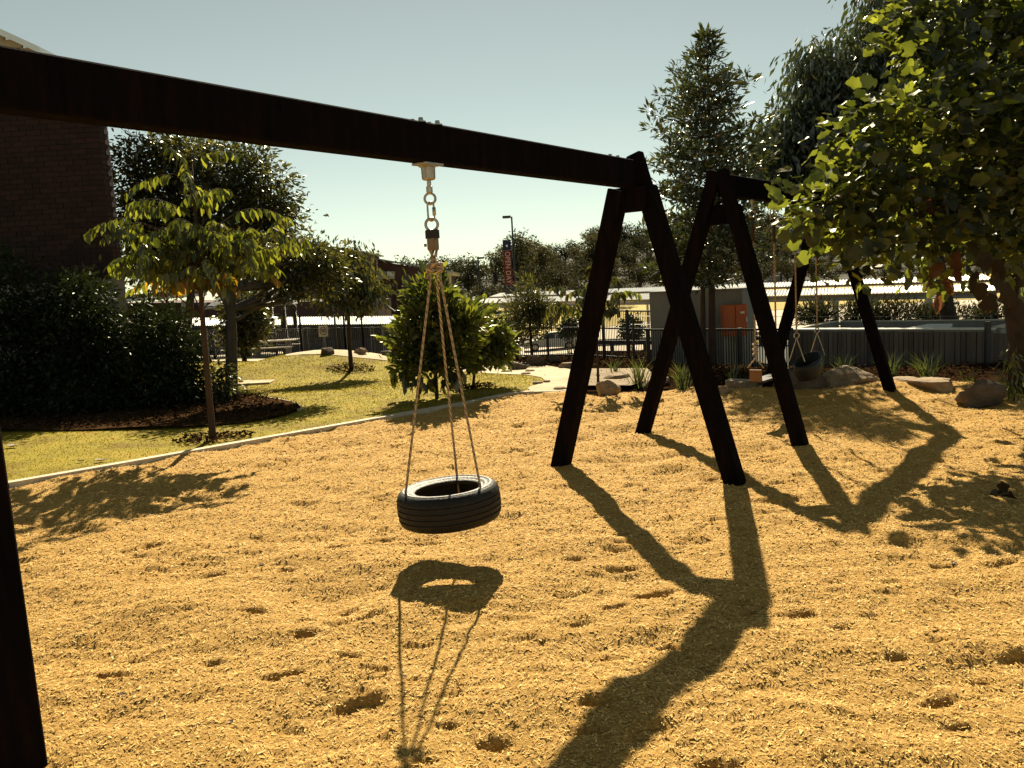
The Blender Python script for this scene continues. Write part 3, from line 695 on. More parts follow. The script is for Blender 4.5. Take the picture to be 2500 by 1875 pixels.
def fronds(cl, cd, per, size, L=.55, droop=.45):
    P = []; D = []; Nn = []; Sz = []; tubes = []
    for c, d in zip(cl, cd):
        out = np.array([d[0], d[1], .25 + .3 * abs(d[2])]) + rng.normal(size=3) * .25; out /= np.linalg.norm(out)
        Lr = L * rng.uniform(.7, 1.2); pts = [c + out * Lr * t - np.array([0, 0, droop * Lr * t * t]) for t in np.linspace(0, 1, 7)]
        tubes.append(pts)
        side = np.cross(out, [0, 0, 1.]); side /= np.linalg.norm(side) + 1e-9
        for i in range(per):
            t = (i // 2 + .7) / (per / 2 + .3); s_ = 1 if i % 2 else -1; p = c + out * Lr * t - np.array([0, 0, droop * Lr * t * t])
            dd = side * s_ * .45 + np.array([0, 0, -.95]) + out * .25 + rng.normal(size=3) * .18
            P.append(p); D.append(dd); Nn.append(side * s_ + out * .6 + rng.normal(size=3) * .3); Sz.append(size * rng.uniform(.75, 1.15) * (1 - .25 * t))
    return np.array(P), np.array(D), np.array(Nn), np.array(Sz), tubes
def bez(p, q, n=7, sag=.15, jit=.03):
    p = np.array(p, float); q = np.array(q, float); L = np.linalg.norm(q - p); m_ = (p + q) / 2 + np.array([0, 0, -sag * L]) + rng.normal(size=3) * jit * L
    return [(1 - t) ** 2 * p + 2 * t * (1 - t) * m_ + t * t * q for t in np.linspace(0, 1, n)]
def trunk_part(root, paths, m, n=9):
    b = MB()
    for pts, r0, r1 in paths: b.tube(pts, list(np.linspace(r0, r1, len(pts))), n)
    return b.part('trunk', m, root, True)
def branches(root, start_pts, cl, m, r0=.02, r1=.005, cnt=40, n=5):
    b = MB(); sp = np.array(start_pts); sel = rng.choice(len(cl), min(cnt, len(cl)), replace=False)
    for i in sel:
        dd = np.linalg.norm(sp - cl[i], axis=1) + np.where(sp[:, 2] > cl[i][2] - .1, .6, 0); s_ = sp[int(np.argmin(dd))]
        b.tube(bez(s_, cl[i], 6, .08, .06), list(np.linspace(r0, r1, 6)), n, False)
    b.part('branches', m, root, True, kind='stuff')
def split_largest(pos, size, cnt):
    key = size / np.maximum(pos[:, 1], 1); o = np.argsort(-key); return o[:cnt], o[cnt:]

def simple_tree(name, label, cat, base, blobs, ncl, per, rc, size, kind, mode, lmat, tmat, tr=(.05, .02), top=None, shell=.4, group=None, parts=0, bcnt=40, extra_trunk=None, crown='crown', leafname='leaf'):
    root = thing(name, label, cat, base, group)
    cl, cd = clusters(blobs, ncl, shell); pos, d, nrm, sz = leaves_in(cl, cd, per, rc, size, mode)
    base = np.array([float(q) for q in base]); tp = np.array(top if top is not None else blobs[0][0], float)
    path = bez(base - Zv * .1, tp, 9, 0, .03)
    if tr: trunk_part(root, [(path, tr[0], tr[1])] + (extra_trunk or []), tmat); branches(root, path[3:], cl, tmat, tr[1] * .7, .004, bcnt)
    if parts:
        a, b_ = split_largest(pos, sz, parts); leaf_objects(root, kind, pos[a], d[a], nrm[a], sz[a], lmat, leafname)
    else: b_ = np.arange(len(pos))
    put(crown, leafmesh(crown, kind, pos[b_], d[b_], nrm[b_], sz[b_], base), lmat, root, kind='stuff' if crown != 'crown' or parts else None)
    return root

# 1. young tree with long hanging leaflets, left
base = G(520, 1076); Yt = float(base[1])
root = thing('young_tree', 'slim young tree with hanging yellow-green leaves by the lawn kerb', 'tree', base)
tb = [blob(*a, Yt) for a in ((470, 440, 45, 70), (400, 560, 90, 60), (500, 560, 110, 70), (610, 600, 90, 50), (390, 640, 90, 45), (500, 650, 120, 45), (640, 590, 60, 45), (350, 620, 45, 55), (440, 690, 90, 25), (560, 670, 70, 35))]
cl, cd = clusters(tb, 118, .3)
top = V(468, 400, Yt); tp = bez(base - Zv * .1, top, 12, 0, .02)
trunk_part(root, [(tp, .042, .010)], M['trunkb'])
fk = tb[1][0] * 0 + V(505, 640, Yt)
branches(root, tp[5:], cl, M['trunkb'], .012, .004, 70)
pos, d, nrm, sz, tb_ = fronds(cl - np.array([0, 0, .0]), cd, 16, .165)
b = MB()
for pts in tb_: b.tube(pts, [.004, .0038, .0035, .003, .0025, .002, .0015], 4, False)
b.part('leaf_stalks', M['trunkb'], root, kind='stuff')
low = pos[:, 2] < V(500, 672, Yt)[2]
low &= rng.uniform(0, 1, len(pos)) < .5
hi = np.where(~low)[0]; lo = np.where(low)[0]
ord_ = hi[np.argsort(pos[hi, 1])]; A1 = ord_[:230]; B1 = ord_[230:]; A2 = lo[np.argsort(pos[lo, 1])][:70]; B2 = lo[np.argsort(pos[lo, 1])][70:]
leaf_objects(root, 'oval', pos[A1], d[A1], nrm[A1], sz[A1], M['leaf_yellow']); leaf_objects(root, 'oval', pos[A2], d[A2], nrm[A2], sz[A2], M['leaf_orange'])
put('foliage', leafmesh('foliage', 'oval', pos[B1], d[B1], nrm[B1], sz[B1], base), M['leaf_yellow'], root, kind='stuff')
if len(B2): put('foliage', leafmesh('foliage', 'oval', pos[B2], d[B2], nrm[B2], sz[B2], base), M['leaf_orange'], root, kind='stuff', label='orange and yellow lower leaves')

# 2. big bushy tree in the island bed
base = G(562, 978); Y2_ = float(base[1])
YB = 18.2; bb0 = V(430, 880, YB); bb0[2] = float(T(bb0[0], bb0[1]))
bl = [blob(a, b_, c_, d_, YB + e) for a, b_, c_, d_, e in ((370, 400, 75, 80, .4), (460, 385, 85, 65, .2), (565, 410, 90, 72, 0), (635, 470, 70, 85, 0), (400, 500, 110, 110, .3), (540, 540, 140, 85, .1), (680, 540, 50, 60, 0), (350, 570, 50, 90, .5), (360, 650, 60, 60, .4), (480, 620, 90, 60, .2), (610, 600, 70, 60, .1))]
simple_tree('bushy_tree', 'large bushy tree with small leaves behind the slim yellow-green tree', 'tree', bb0, bl, 860, 36, .19, .105, 'diamond', 'out', M['leaf_mid'], M['trunkg'], (.12, .05), V(480, 560, YB), .35, bcnt=120,
            extra_trunk=[(bez(V(470, 650, YB), V(400, 450, YB), 9, -.05), .05, .015), (bez(V(480, 640, YB), V(620, 470, YB), 9, -.05), .05, .012)])
bl = [blob(a, b_, c_, d_, Y2_ + e) for a, b_, c_, d_, e in ((590, 620, 70, 40, .2), (740, 640, 75, 50, .4), (690, 700, 55, 32, .4), (800, 665, 40, 40, .5))]
simple_tree('spreading_tree', 'grey-trunked tree standing in the dark mulch island with a limb reaching right', 'tree', base, bl, 240, 30, .13, .08, 'diamond', 'out', M['leaf_mid'], M['trunkg'], (.105, .06), V(560, 620, Y2_), .3, bcnt=70,
            extra_trunk=[(bez(V(562, 790, Y2_), V(740, 645, Y2_ + .4), 9, .1), .032, .012), (bez(V(560, 760, Y2_), V(500, 640, Y2_), 9, -.05), .04, .012)])
# 3. sapling on the mound
base = G(858, 903); y3 = float(base[1])
simple_tree('lawn_sapling', 'thin-trunked young tree standing on the sunny middle of the lawn', 'tree', base, [blob(850, 690, 75, 55, y3), (blob(893, 715, 28, 30, y3)), blob(800, 655, 60, 40, y3), blob(860, 640, 35, 35, y3)], 170, 24, .17, .12, 'diamond', 'droop', M['leaf_mid'], M['trunk'], (.05, .022), V(850, 660, y3), .3, bcnt=50)
# 4. magnolia-like bush tree, centre, and its neighbour
base = G(1067, 975); y4 = float(base[1])
root = simple_tree('broadleaf_tree', 'round small tree with large glossy leaves directly behind the tyre ropes', 'tree', base, [blob(1058, 715, 50, 38, y4), blob(1055, 785, 78, 60, y4), blob(1008, 845, 45, 65, y4), blob(1095, 850, 65, 58, y4), blob(1130, 785, 45, 38, y4), blob(1050, 880, 72, 20, y4)], 300, 12, .085, .125, 'oval', 'tuft', M['leaf_glossy'], M['trunk'], (.032, .016), V(1062, 760, y4), .45, parts=300, bcnt=60, crown='foliage')
pos, d, nrm, sz = leaves_in(np.array([V(px, py, y4 + e) for px, py, e in ((965, 905, 0), (985, 920, .1), (1010, 925, 0), (1030, 935, -.1), (1055, 930, 0), (1080, 925, .1), (1105, 915, 0), (1000, 900, .2))]), np.zeros((8, 3)), 9, .05, .17, 'droop')
put('foliage', leafmesh('foliage', 'oval', pos, d, nrm, sz, base), M['leaf_dark'], root, kind='stuff')
base = G(1152, 948); y5 = float(base[1])
simple_tree('broadleaf_tree', 'smaller round broadleaf tree just right of the one behind the ropes', 'tree', base, [blob(1180, 810, 48, 52, y5), blob(1168, 862, 58, 34, y5), blob(1208, 842, 36, 34, y5), blob(1150, 780, 36, 36, y5)], 150, 12, .10, .14, 'oval', 'out', M['leaf_glossy'], M['trunk'], (.026, .014), V(1165, 820, y5), .4, bcnt=40, crown='foliage')
# 5. fine-leaved shrub tree by the fence
base = V(1300, 885, 20.5); base[2] = float(T(base[0], base[1]))
simple_tree('fine_leaved_tree', 'upright small tree with fine leaves in front of the picket fence, left of the car', 'tree', base, [blob(1288, 705, 22, 35, 20.5), blob(1290, 745, 50, 35, 20.5), blob(1292, 790, 62, 40, 20.5), blob(1258, 825, 28, 22, 20.5), blob(1322, 760, 22, 24, 20.5)], 190, 36, .12, .10, 'slim', 'tuft', M['leaf_mid'], M['trunk'], (.045, .015), V(1288, 715, 20.5), .3)
# 6. droopy sapling behind the left leg
base = G(1460, 955); y6 = float(base[1])
root = thing('drooping_sapling', 'spindly sapling with large drooping leaves behind the left swing leg', 'tree', base)
tb = [blob(1455, 680, 30, 30, y6), blob(1410, 730, 55, 35, y6), blob(1500, 710, 50, 40, y6), blob(1440, 755, 52, 32, y6), blob(1505, 755, 30, 25, y6)]
cl, cd = clusters(tb, 34, .3); tp = bez(base - Zv * .1, V(1450, 670, y6), 10, 0, .02); trunk_part(root, [(tp, .022, .008)], M['trunk'])
branches(root, tp[4:], cl, M['trunk'], .008, .003, 40); pos, d, nrm, sz, tb_ = fronds(cl, cd, 10, .17, .34, .6)
leaf_objects(root, 'oval', pos[:260], d[:260], nrm[:260], sz[:260], M['leaf_mid']); put('foliage', leafmesh('foliage', 'oval', pos[260:], d[260:], nrm[260:], sz[260:], base), M['leaf_glossy'], root, kind='stuff')
# 7. tall pointed tree
Y7 = 14.7; base = V(1742, 905, Y7); base[2] = float(T(base[0], base[1]))
bl = [blob(*a, Y7) for a in ((1725, 120, 16, 45), (1726, 185, 50, 35), (1690, 165, 18, 20), (1765, 150, 18, 25), (1728, 245, 85, 45), (1650, 270, 35, 25), (1815, 235, 30, 30), (1720, 320, 130, 50), (1610, 330, 30, 28), (1840, 310, 35, 25), (1725, 395, 140, 50), (1860, 310, 30, 30), (1720, 470, 125, 50), (1620, 440, 40, 25), (1722, 550, 120, 50), (1560, 525, 30, 18), (1720, 630, 120, 45), (1600, 600, 40, 40), (1820, 600, 60, 50))]
root = thing('pointed_tree', 'tall dark conical tree with tufted leaves behind the swing frames', 'tree', base)
ax0 = V(1738, 900, Y7); ax1 = V(1725, 72, Y7); zt7 = ax1[2]
trunk_part(root, [(bez(ax0 - Zv * .2, ax1, 14, 0, .008), .07, .008), (bez(V(1718, 905, Y7), V(1716, 560, Y7), 9, 0, .01), .055, .03)], M['trunkb'])
cl = []; cd = []; bb = MB()
kk = Y7 / CF
def half_w(py): return np.interp(py, [70, 110, 160, 230, 300, 370, 460, 560, 650, 720], [6, 22, 55, 95, 140, 165, 165, 150, 150, 90]) * kk
for py in np.arange(95, 715, 33):
    cz = V(1726, py, Y7); nbr = 5 if py < 200 else 9
    w0 = rng.uniform(0, 6.28)
    for i in range(nbr):
        w = w0 + i * 2 * math.pi / nbr + rng.normal() * .25; L_ = half_w(py) * rng.uniform(.62, 1.16); up_ = .45 if py < 300 else .25
        tip = cz + np.array([math.cos(w) * L_, math.sin(w) * L_, up_ * L_ * rng.uniform(.3, 1.2)])
        pth = bez(cz - Zv * .05, tip, 6, .12, .03); bb.tube(pth, list(np.linspace(.016, .004, 6)), 4, False)
        ns = max(2, int(L_ / .17))
        for q in range(ns):
            t = .25 + .75 * (q + .6) / ns; p_ = lerp(cz, tip, min(1, t)) + rng.normal(size=3) * .035 - Zv * (.12 * L_ * 4 * t * (1 - t) * .5)
            cl.append(p_); cd.append((tip - cz) / L_)
bb.part('branches', M['trunkb'], root, True, kind='stuff')
cl = np.array(cl); cd = np.array(cd); pos, d, nrm, sz = leaves_in(cl, cd, 17, .045, .125, 'star')
put('crown', leafmesh('crown', 'lance', pos, d, nrm, sz, base), M['leaf_dark'], root)
# 8. big weeping tree behind the right one
Y8 = 20.0; base = V(2330, 930, Y8); base[2] = float(T(base[0], base[1]))
bl = [blob(a, b_, c_, d_, Y8) for a, b_, c_, d_ in ((2030, 185, 95, 85), (1925, 345, 60, 60), (1875, 360, 40, 45), (2190, 70, 120, 110), (2010, 260, 95, 90), (2120, 260, 150, 120), (1990, 370, 80, 90), (1905, 390, 55, 50), (2100, 450, 120, 110), (2300, 200, 180, 240), (2400, 60, 180, 120), (2280, 450, 200, 160), (1880, 440, 30, 50))]
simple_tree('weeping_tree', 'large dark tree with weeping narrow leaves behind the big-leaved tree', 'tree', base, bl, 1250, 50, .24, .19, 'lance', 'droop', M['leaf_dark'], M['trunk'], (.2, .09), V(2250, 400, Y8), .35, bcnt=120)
# 9. big-leaved tree at the right edge
base = np.array([5.95, 9.9, float(Hm(5.95, 9.9))])
root = thing('lobed_leaf_tree', 'overhanging tree with big lobed yellow-green leaves at the right edge', 'tree', base)
bl = [blob(a, b_, c_, d_, e, f_) for a, b_, c_, d_, e, f_ in ((2330, 60, 130, 110, 9.2, .7), (2440, 180, 130, 170, 9.4, .9), (2290, 210, 110, 80, 8.6, .6), (2210, 300, 130, 85, 8.2, .6), (2110, 310, 75, 45, 7.9, .3), (2350, 380, 150, 130, 8.8, .8), (2150, 420, 110, 70, 8.0, .4), (2250, 500, 150, 75, 8.2, .5), (2050, 490, 80, 42, 7.8, .3), (2000, 520, 45, 30, 7.7, .2), (2130, 560, 70, 45, 7.9, .3), (2230, 590, 90, 50, 8.3, .4), (2460, 500, 90, 180, 9.2, .7), (2380, 620, 120, 70, 8.9, .5), (2100, 630, 35, 45, 7.8, .15), (2450, 350, 100, 160, 9.0, .8), (2240, 440, 110, 100, 12.4, 1.1), (2380, 480, 130, 110, 12.8, 1.3), (2460, 300, 110, 150, 12.6, 1.3))]
cl, cd = clusters(bl, 720, .3); pos, d, nrm, sz = leaves_in(cl, cd, 15, .16, .122, 'out', .34)
nrm = nrm * .7 + np.array([0, -.5, .5]); 
keep = pos[:, 1] > 7.3; pos, d, nrm, sz = pos[keep], d[keep], nrm[keep], sz[keep]
a, b_ = split_largest(pos, sz, 290)
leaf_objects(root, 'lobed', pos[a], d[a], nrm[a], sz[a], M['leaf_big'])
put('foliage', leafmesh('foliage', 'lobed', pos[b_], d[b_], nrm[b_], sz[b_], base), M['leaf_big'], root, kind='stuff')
bp = [(2225, 470, 8.0), (2240, 480, 8.0), (2260, 465, 8.1), (2235, 450, 8.0), (2275, 500, 8.1), (2300, 505, 8.1), (2330, 680, 8.0), (2310, 700, 8.0), (2270, 700, 7.9), (2300, 660, 8.0), (2290, 735, 7.95), (2325, 640, 8.0)]
P_ = np.array([V(*q) for q in bp]); nb = len(bp)
leaf_objects(root, 'lobed', P_ + Zv * .08, np.tile([0, 0, -1.], (nb, 1)) + rng.normal(size=(nb, 3)) * .35, np.tile([0., -1, .2], (nb, 1)) + rng.normal(size=(nb, 3)) * .7, rng.uniform(.15, .24, nb), M['leaf_brown'])
P_ = np.array([V(2380 + 18 * i, 690 + (i % 3) * 26, 7.9 + .03 * i) for i in range(5)] + [V(2400, 640, 8.0), V(2430, 660, 8.0)])
leaf_objects(root, 'lobed', P_ + Zv * .1, np.tile([0, 0, -1.], (7, 1)) + rng.normal(size=(7, 3)) * .3, np.tile([0., -1, .1], (7, 1)) + rng.normal(size=(7, 3)) * .6, rng.uniform(.18, .26, 7), M['leaf_dead'])
tp = [base - Zv * .2, base + Zv * .6 + Xa * -.02, V(2480, 760, 9.8), V(2475, 640, 9.7), V(2440, 480, 9.5), V(2420, 250, 9.4), V(2430, 40, 9.5)]
br = [(bez(tp[2], V(2380, 560, 9.0), 8, -.1), .08, .035), (bez(V(2380, 560, 9.0), V(2180, 470, 8.1), 9, -.05), .035, .012), (bez(V(2430, 620, 9.4), V(2250, 320, 8.4), 9, 0), .04, .012), (bez(tp[3], V(2500, 300, 9.6), 8, 0), .07, .03), (bez(V(2180, 470, 8.1), V(2020, 500, 7.8), 6, -.1), .012, .005)]
trunk_part(root, [(tp, .17, .03)] + br, M['trunk'], 12)
branches(root, [q for pth, _, _ in br for q in pth] + tp[3:], cl, M['trunk'], .012, .004, 160)
# small creeper at its foot
cpos = np.array([V(2468 + rng.normal() * 8, 860 + i * 14, 9.3) for i in range(9)])
root = thing('creeper_shrub', 'narrow-leaved sprig lit by the sun against the right-hand trunk', 'shrub', (cpos[-1][0], cpos[-1][1], 0))
pos, d, nrm, sz = leaves_in(cpos, np.zeros((9, 3)), 14, .055, .10, 'droop'); put('foliage', leafmesh('foliage', 'slim', pos, d, nrm, sz, root.location), M['leaf_glossy'], root, kind='stuff')
b = MB(); b.tube([cpos[-1] * np.array([1, 1, 0]) - Zv * .02] + [c for c in cpos[::-1]], .008, 5); b.part('stem', M['trunk'], root)
# shrubs, left
def shrub(label, base, blobs, ncl, per, rc, size, lmat='leaf_hedge', kind='diamond', mode='out', group=None, cat='shrub', name='hedge_shrub', sh=.55):
    base = np.array([base[0], base[1], float(T(base[0], base[1]))]); root = thing(name, label, cat, base, group)
    cl, cd = clusters(blobs, ncl, sh); pos, d, nrm, sz = leaves_in(cl, cd, per, rc, size, mode); pos[:, 2] = np.maximum(pos[:, 2], base[2] + .03)
    put('foliage', leafmesh('foliage', kind, pos, d, nrm, sz, base), M[lmat], root, kind='stuff')
    b = MB(); 
    for i in rng.choice(len(cl), min(16, len(cl)), replace=False): b.tube(bez(base - Zv * .05 + np.append(rng.normal(size=2) * .06, 0), cl[i], 5, -.05), list(np.linspace(.014, .004, 5)), 5, False)
    b.part('stems', M['trunk'], root); return root
shrub('tall dark rounded shrub at the left, under the brick wall corner', V(180, 1000, 13.2), [blob(190, 745, 80, 80, 13.2, .55), blob(150, 860, 130, 120, 13.2, .6), blob(180, 960, 160, 70, 13.0, .7), blob(225, 830, 70, 80, 13.1, .5)], 560, 30, .12, .075)
shrub('darkest leafy shrub at the left frame edge beside the near swing leg', V(20, 1000, 13.1), [blob(-20, 720, 110, 120, 13.1, .6), blob(10, 860, 110, 140, 13.0, .6), blob(-60, 960, 160, 90, 12.9, .6)], 420, 26, .13, .08)
shrub('lower dark shrub between the rounded shrub and the young tree trunk', V(400, 1000, 13.2), [blob(360, 830, 80, 80, 13.3, .5), blob(430, 870, 65, 110, 13.2, .5), blob(380, 950, 110, 70, 13.0, .6), blob(455, 930, 30, 80, 13.2, .3), blob(310, 950, 70, 70, 13, .5)], 520, 28, .11, .07)
shrub('sunlit leafy shrub top showing behind the low hedge', V(380, 900, 15.5), [blob(375, 770, 45, 40, 15.5), blob(405, 790, 35, 45, 15.5), blob(370, 860, 50, 60, 15.5)], 150, 24, .11, .08, 'leaf_mid')
shrub('small twiggy leafy shrub beside the grey trunk on the mulch island', V(540, 985, 13.1), [blob(535, 905, 20, 20, 13.1), blob(545, 935, 24, 24, 13.1), blob(530, 960, 24, 18, 13.1)], 45, 14, .07, .07, 'leaf_mid', 'oval')
shrub('round yellow-green small tree in front of the picnic shelter', V(592, 872, 27), [blob(590, 745, 38, 35, 27), blob(600, 790, 42, 40, 27), blob(590, 825, 36, 20, 27)], 190, 24, .2, .16, 'leaf_mid', name='round_tree', cat='tree')
for i, (px, py, rx, ry, lab) in enumerate(((2000, 770, 45, 30, 'grey-green shrub behind the board wall, below the walkway roof, leftmost'), (2110, 770, 40, 35, 'leafy shrub behind the board wall beside the far swing leg'), (2200, 772, 55, 40, 'feathery shrub behind the board wall under the orange dead leaves'), (2300, 775, 60, 35, 'soft mounded shrub behind the board wall, right of the pale posts'), (2420, 770, 40, 30, 'shrub behind the board wall near the right-hand trunk'))):
    shrub(lab, V(px, py, 36), [blob(px, py, rx, ry, 36), blob(px - rx * .5, py + 12, rx * .6, ry * .7, 36.2)], 110, 20, .22, .2, 'leaf_gum', 'slim', 'tuft', 'shrubs behind the board wall', name='garden_shrub')
for px, lab in ((1388, 'dark round clipped shrub in the car park, above the parked car'), (1545, 'dark round clipped shrub in the car park, right of the droopy sapling')):
    c = V(px, 805, 60); shrub(lab, c, [blob(px, 800, 24, 24, 60)], 60, 26, .22, .22, 'leaf_hedge', group='clipped shrubs in the car park', name='clipped_shrub')

# ------------------------------------------------------------------ grass tufts
def tuft(label, p, h, n, spread, group='strappy grass tufts'):
    h *= .75; spread *= .8; n = int(n * .8)
    p = np.array([p[0], p[1], float(T(p[0], p[1])) + .02]); b = MB()
    for _ in range(n):
        w = random.uniform(0, 6.28); ln_ = random.uniform(.15, 1) * spread; hh_ = h * random.uniform(.55, 1.1); q = p + np.array([random.gauss(0, .04), random.gauss(0, .04), 0])
        e = q + np.array([math.cos(w) * ln_, math.sin(w) * ln_, hh_]); m_ = q + np.array([math.cos(w) * ln_ * .35, math.sin(w) * ln_ * .35, hh_ * .62]); s_ = np.array([-math.sin(w + 1.2), math.cos(w + 1.2), 0]) * .0045 * (1 + p[1] / 20)
        b.add([q - s_, q + s_, m_ + s_ * .9, m_ - s_ * .9, e], [(0, 1, 2, 3), (3, 2, 4)])
    o = b.top('grass_tuft', M['blade'], p, label=label, cat='grass tuft', group=group)
for px, py, h, n, sp_, lab in ((1560, 950, .62, 60, .38, 'tall strappy grass tuft between the two left swing legs'), (1665, 955, .55, 60, .4, 'strappy grass tuft between the crossing swing legs'), (1790, 940, .45, 34, .3, 'strappy grass tuft left of the timber swing seat'),
                           (1985, 925, .5, 30, .3, 'thin grass tuft behind the brown boulder'), (2062, 925, .5, 40, .35, 'grass tuft behind the big pale boulder'), (2175, 930, .55, 40, .4, 'grass tuft right of the far swing leg'), (2265, 935, .55, 60, .45, 'widest grass tuft, behind the flat slab rock'), (2370, 945, .35, 20, .2, 'short grass tuft before the last fence post'), (1500, 920, .4, 24, .25, 'small grass tuft behind the pale rock')):
    tuft(lab, G(px, py), h, n, sp_)
for px, lab in ((1212, 'low dry grass clump on the sandy bank, left one'), (1224, 'low dry grass clump on the sandy bank, right one')):
    tuft(lab, G(px, 902), .28, 18, .1, 'dry grass clumps on the bank')

# ------------------------------------------------------------------ rocks
def rock(label, px0, px1, py0, py1, m='stone', dep=.8, flat=.0, seed=0, name='boulder', cut=.0):
    c = G((px0 + px1) / 2, py1); Y = c[1]; k = Y / CF; wx = (px1 - px0) * k / 2; hz = (py1 - py0) * k; wy = wx * dep
    r_ = np.random.default_rng(seed + int(px0)); b = MB(); nu, nv = 44, 28; vs = []
    dirs = r_.normal(size=(16, 3)); dirs /= np.linalg.norm(dirs, axis=1, keepdims=True); dist = r_.uniform(.58, .95, 16)
    ph = r_.uniform(0, 6, 6)
    for j in range(nv + 1):
        th = math.pi * j / nv
        for i in range(nu):
            w = 2 * math.pi * i / nu; d = np.array([math.sin(th) * math.cos(w), math.sin(th) * math.sin(w), math.cos(th)])
            R_ = 1.0
            for q in range(16):
                dt = d @ dirs[q]
                if dt > .05: R_ = min(R_, dist[q] / dt)
            R_ *= 1 + .03 * math.sin(5 * d[0] + ph[0] + 4 * d[2]) + .022 * math.sin(11 * d[1] + ph[1] + 6 * d[2]) + .012 * math.sin(23 * d[0] + ph[2] + 9 * d[1]) + .010 * math.sin(31 * d[2] + ph[3] + 3 * math.sin(7 * d[0])) + r_.normal() * .006
            z = d[2] * R_ + (cut + (.18 if flat else 0)) * d[0] * (1 if px0 % 2 else -1)
            if flat: z = min(z, flat)
            vs.append((c[0] + d[0] * R_ * wx * 1.12, c[1] + wy * .6 + d[1] * R_ * wy, c[2] + hz * .38 + z * hz * .68 / (flat if flat else .92) * .95))
    fs = []
    for j in range(nv):
        for i in range(nu):
            i2 = (i + 1) % nu; fs.append((j * nu + i, (j + 1) * nu + i, (j + 1) * nu + i2, j * nu + i2))
    b.add(vs, fs); o = b.top(name, M[m], (c[0], c[1], c[2]), label=label, cat='rock', group='landscape rocks'); autosmooth(o, 28)
    return o
rock('largest pale sandstone boulder under the far swing leg', 2006, 2178, 905, 957, seed=3, dep=1.5, cut=-.15)
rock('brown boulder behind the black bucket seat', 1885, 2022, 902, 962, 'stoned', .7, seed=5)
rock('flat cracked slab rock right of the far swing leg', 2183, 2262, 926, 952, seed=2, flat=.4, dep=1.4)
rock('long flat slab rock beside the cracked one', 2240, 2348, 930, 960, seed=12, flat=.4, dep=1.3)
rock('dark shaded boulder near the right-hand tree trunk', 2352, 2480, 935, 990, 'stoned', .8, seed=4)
rock('pale flat-topped rock under the timber swing seat', 1782, 1872, 932, 956, 'stone', 1.3, .4, seed=6)
rock('small tilted rock at the base of the middle swing leg', 1748, 1792, 944, 968, seed=8)
rock('tan rock between the grass tufts', 1563, 1645, 926, 948, seed=9, flat=.6)
rock('rounded sandy rock right of the left swing leg', 1455, 1514, 932, 966, seed=1)
rock('wedge rock behind the rounded sandy rock', 1478, 1545, 916, 938, seed=21, flat=.6, m='stone')
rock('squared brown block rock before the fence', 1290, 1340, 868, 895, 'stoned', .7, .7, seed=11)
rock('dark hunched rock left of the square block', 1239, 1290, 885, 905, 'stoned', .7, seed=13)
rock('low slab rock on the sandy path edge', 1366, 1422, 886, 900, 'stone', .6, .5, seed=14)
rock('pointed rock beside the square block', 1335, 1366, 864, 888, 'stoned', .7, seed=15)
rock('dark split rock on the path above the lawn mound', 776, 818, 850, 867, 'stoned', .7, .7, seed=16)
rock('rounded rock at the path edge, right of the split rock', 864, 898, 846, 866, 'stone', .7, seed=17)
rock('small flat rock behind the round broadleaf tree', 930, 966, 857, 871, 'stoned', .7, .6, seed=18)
for i, (px, py, rx) in enumerate(((1226, 903, 12), (1237, 910, 14), (1294, 909, 12), (1284, 916, 12), (1313, 939, 13), (1367, 953, 16), (1335, 936, 9))):
    c = G(px, py); k = c[1] / CF * rx; b = MB(); b.lathe([(0, .05), (k * .85, .05), (k, .035), (k, -.05)], 18, (c[0], c[1], c[2]))
    o = b.top('stepping_stone', M['stone'], c, label='round flat stepping stone set in the sandy path', cat='stepping stone', group='stepping stones in the path'); autosmooth(o)
# drain slab in the lawn
c = G(625, 935); b = MB(); b.obox(c + Zv * .01, Xa * .36, np.array([0, .35, 0]), Zv * .025, .01); b.top('drain_cover', M['path'], c, label='flat grey drain slab set into the lawn', cat='drain cover')

# ------------------------------------------------------------------ fences
def pole(b, x, y, z0, z1, w): b.box((x - w / 2, y - w / 2, z0), (x + w / 2, y + w / 2, z1))
def picket_fence(label, P, Q, zt, zb, sp, pw, rails, post_n, name='picket_fence', mb='darkmetal', postw=.07, post_up=.02, mid=()):
    P = np.array(P, float); Q = np.array(Q, float); L = np.linalg.norm(Q - P); d = (Q - P) / L; org = (P[0], P[1], zb[0])
    root = thing(name, label, 'fence', org)
    n = int(L / sp); b = MB(); b.box((-pw / 2, -pw / 2, 0), (pw / 2, pw / 2, 1)); me = b.mesh('picket'); me.materials.append(M[mb])
    cnt = 0
    for i in range(n):
        t = (i + .5) / n; p = P + (Q - P) * t; z0 = zb[0] + (zb[1] - zb[0]) * t; z1 = zt[0] + (zt[1] - zt[0]) * t
        o = bpy.data.objects.new('picket', me); COL.objects.link(o); o.parent = root; o.location = (p[0] - org[0], p[1] - org[1], z0 - org[2] + .04); o.scale = (1, 1, z1 - z0 - .06)
    for f_ in rails:
        b = MB(); a0 = zb[0] + (zt[0] - zb[0]) * f_; a1 = zb[1] + (zt[1] - zb[1]) * f_
        sq(b, np.array([P[0], P[1], a0]), np.array([Q[0], Q[1], a1]), .035, .035, (0, 0, 1)); b.part('rail', M[mb], root)
    for i in range(post_n + 1):
        t = i / post_n; p = P + (Q - P) * t; b = MB(); pole(b, p[0], p[1], zb[0] + (zb[1] - zb[0]) * t - .4, zt[0] + (zt[1] - zt[0]) * t + post_up, postw); b.part('post', M[mb], root)
    return root
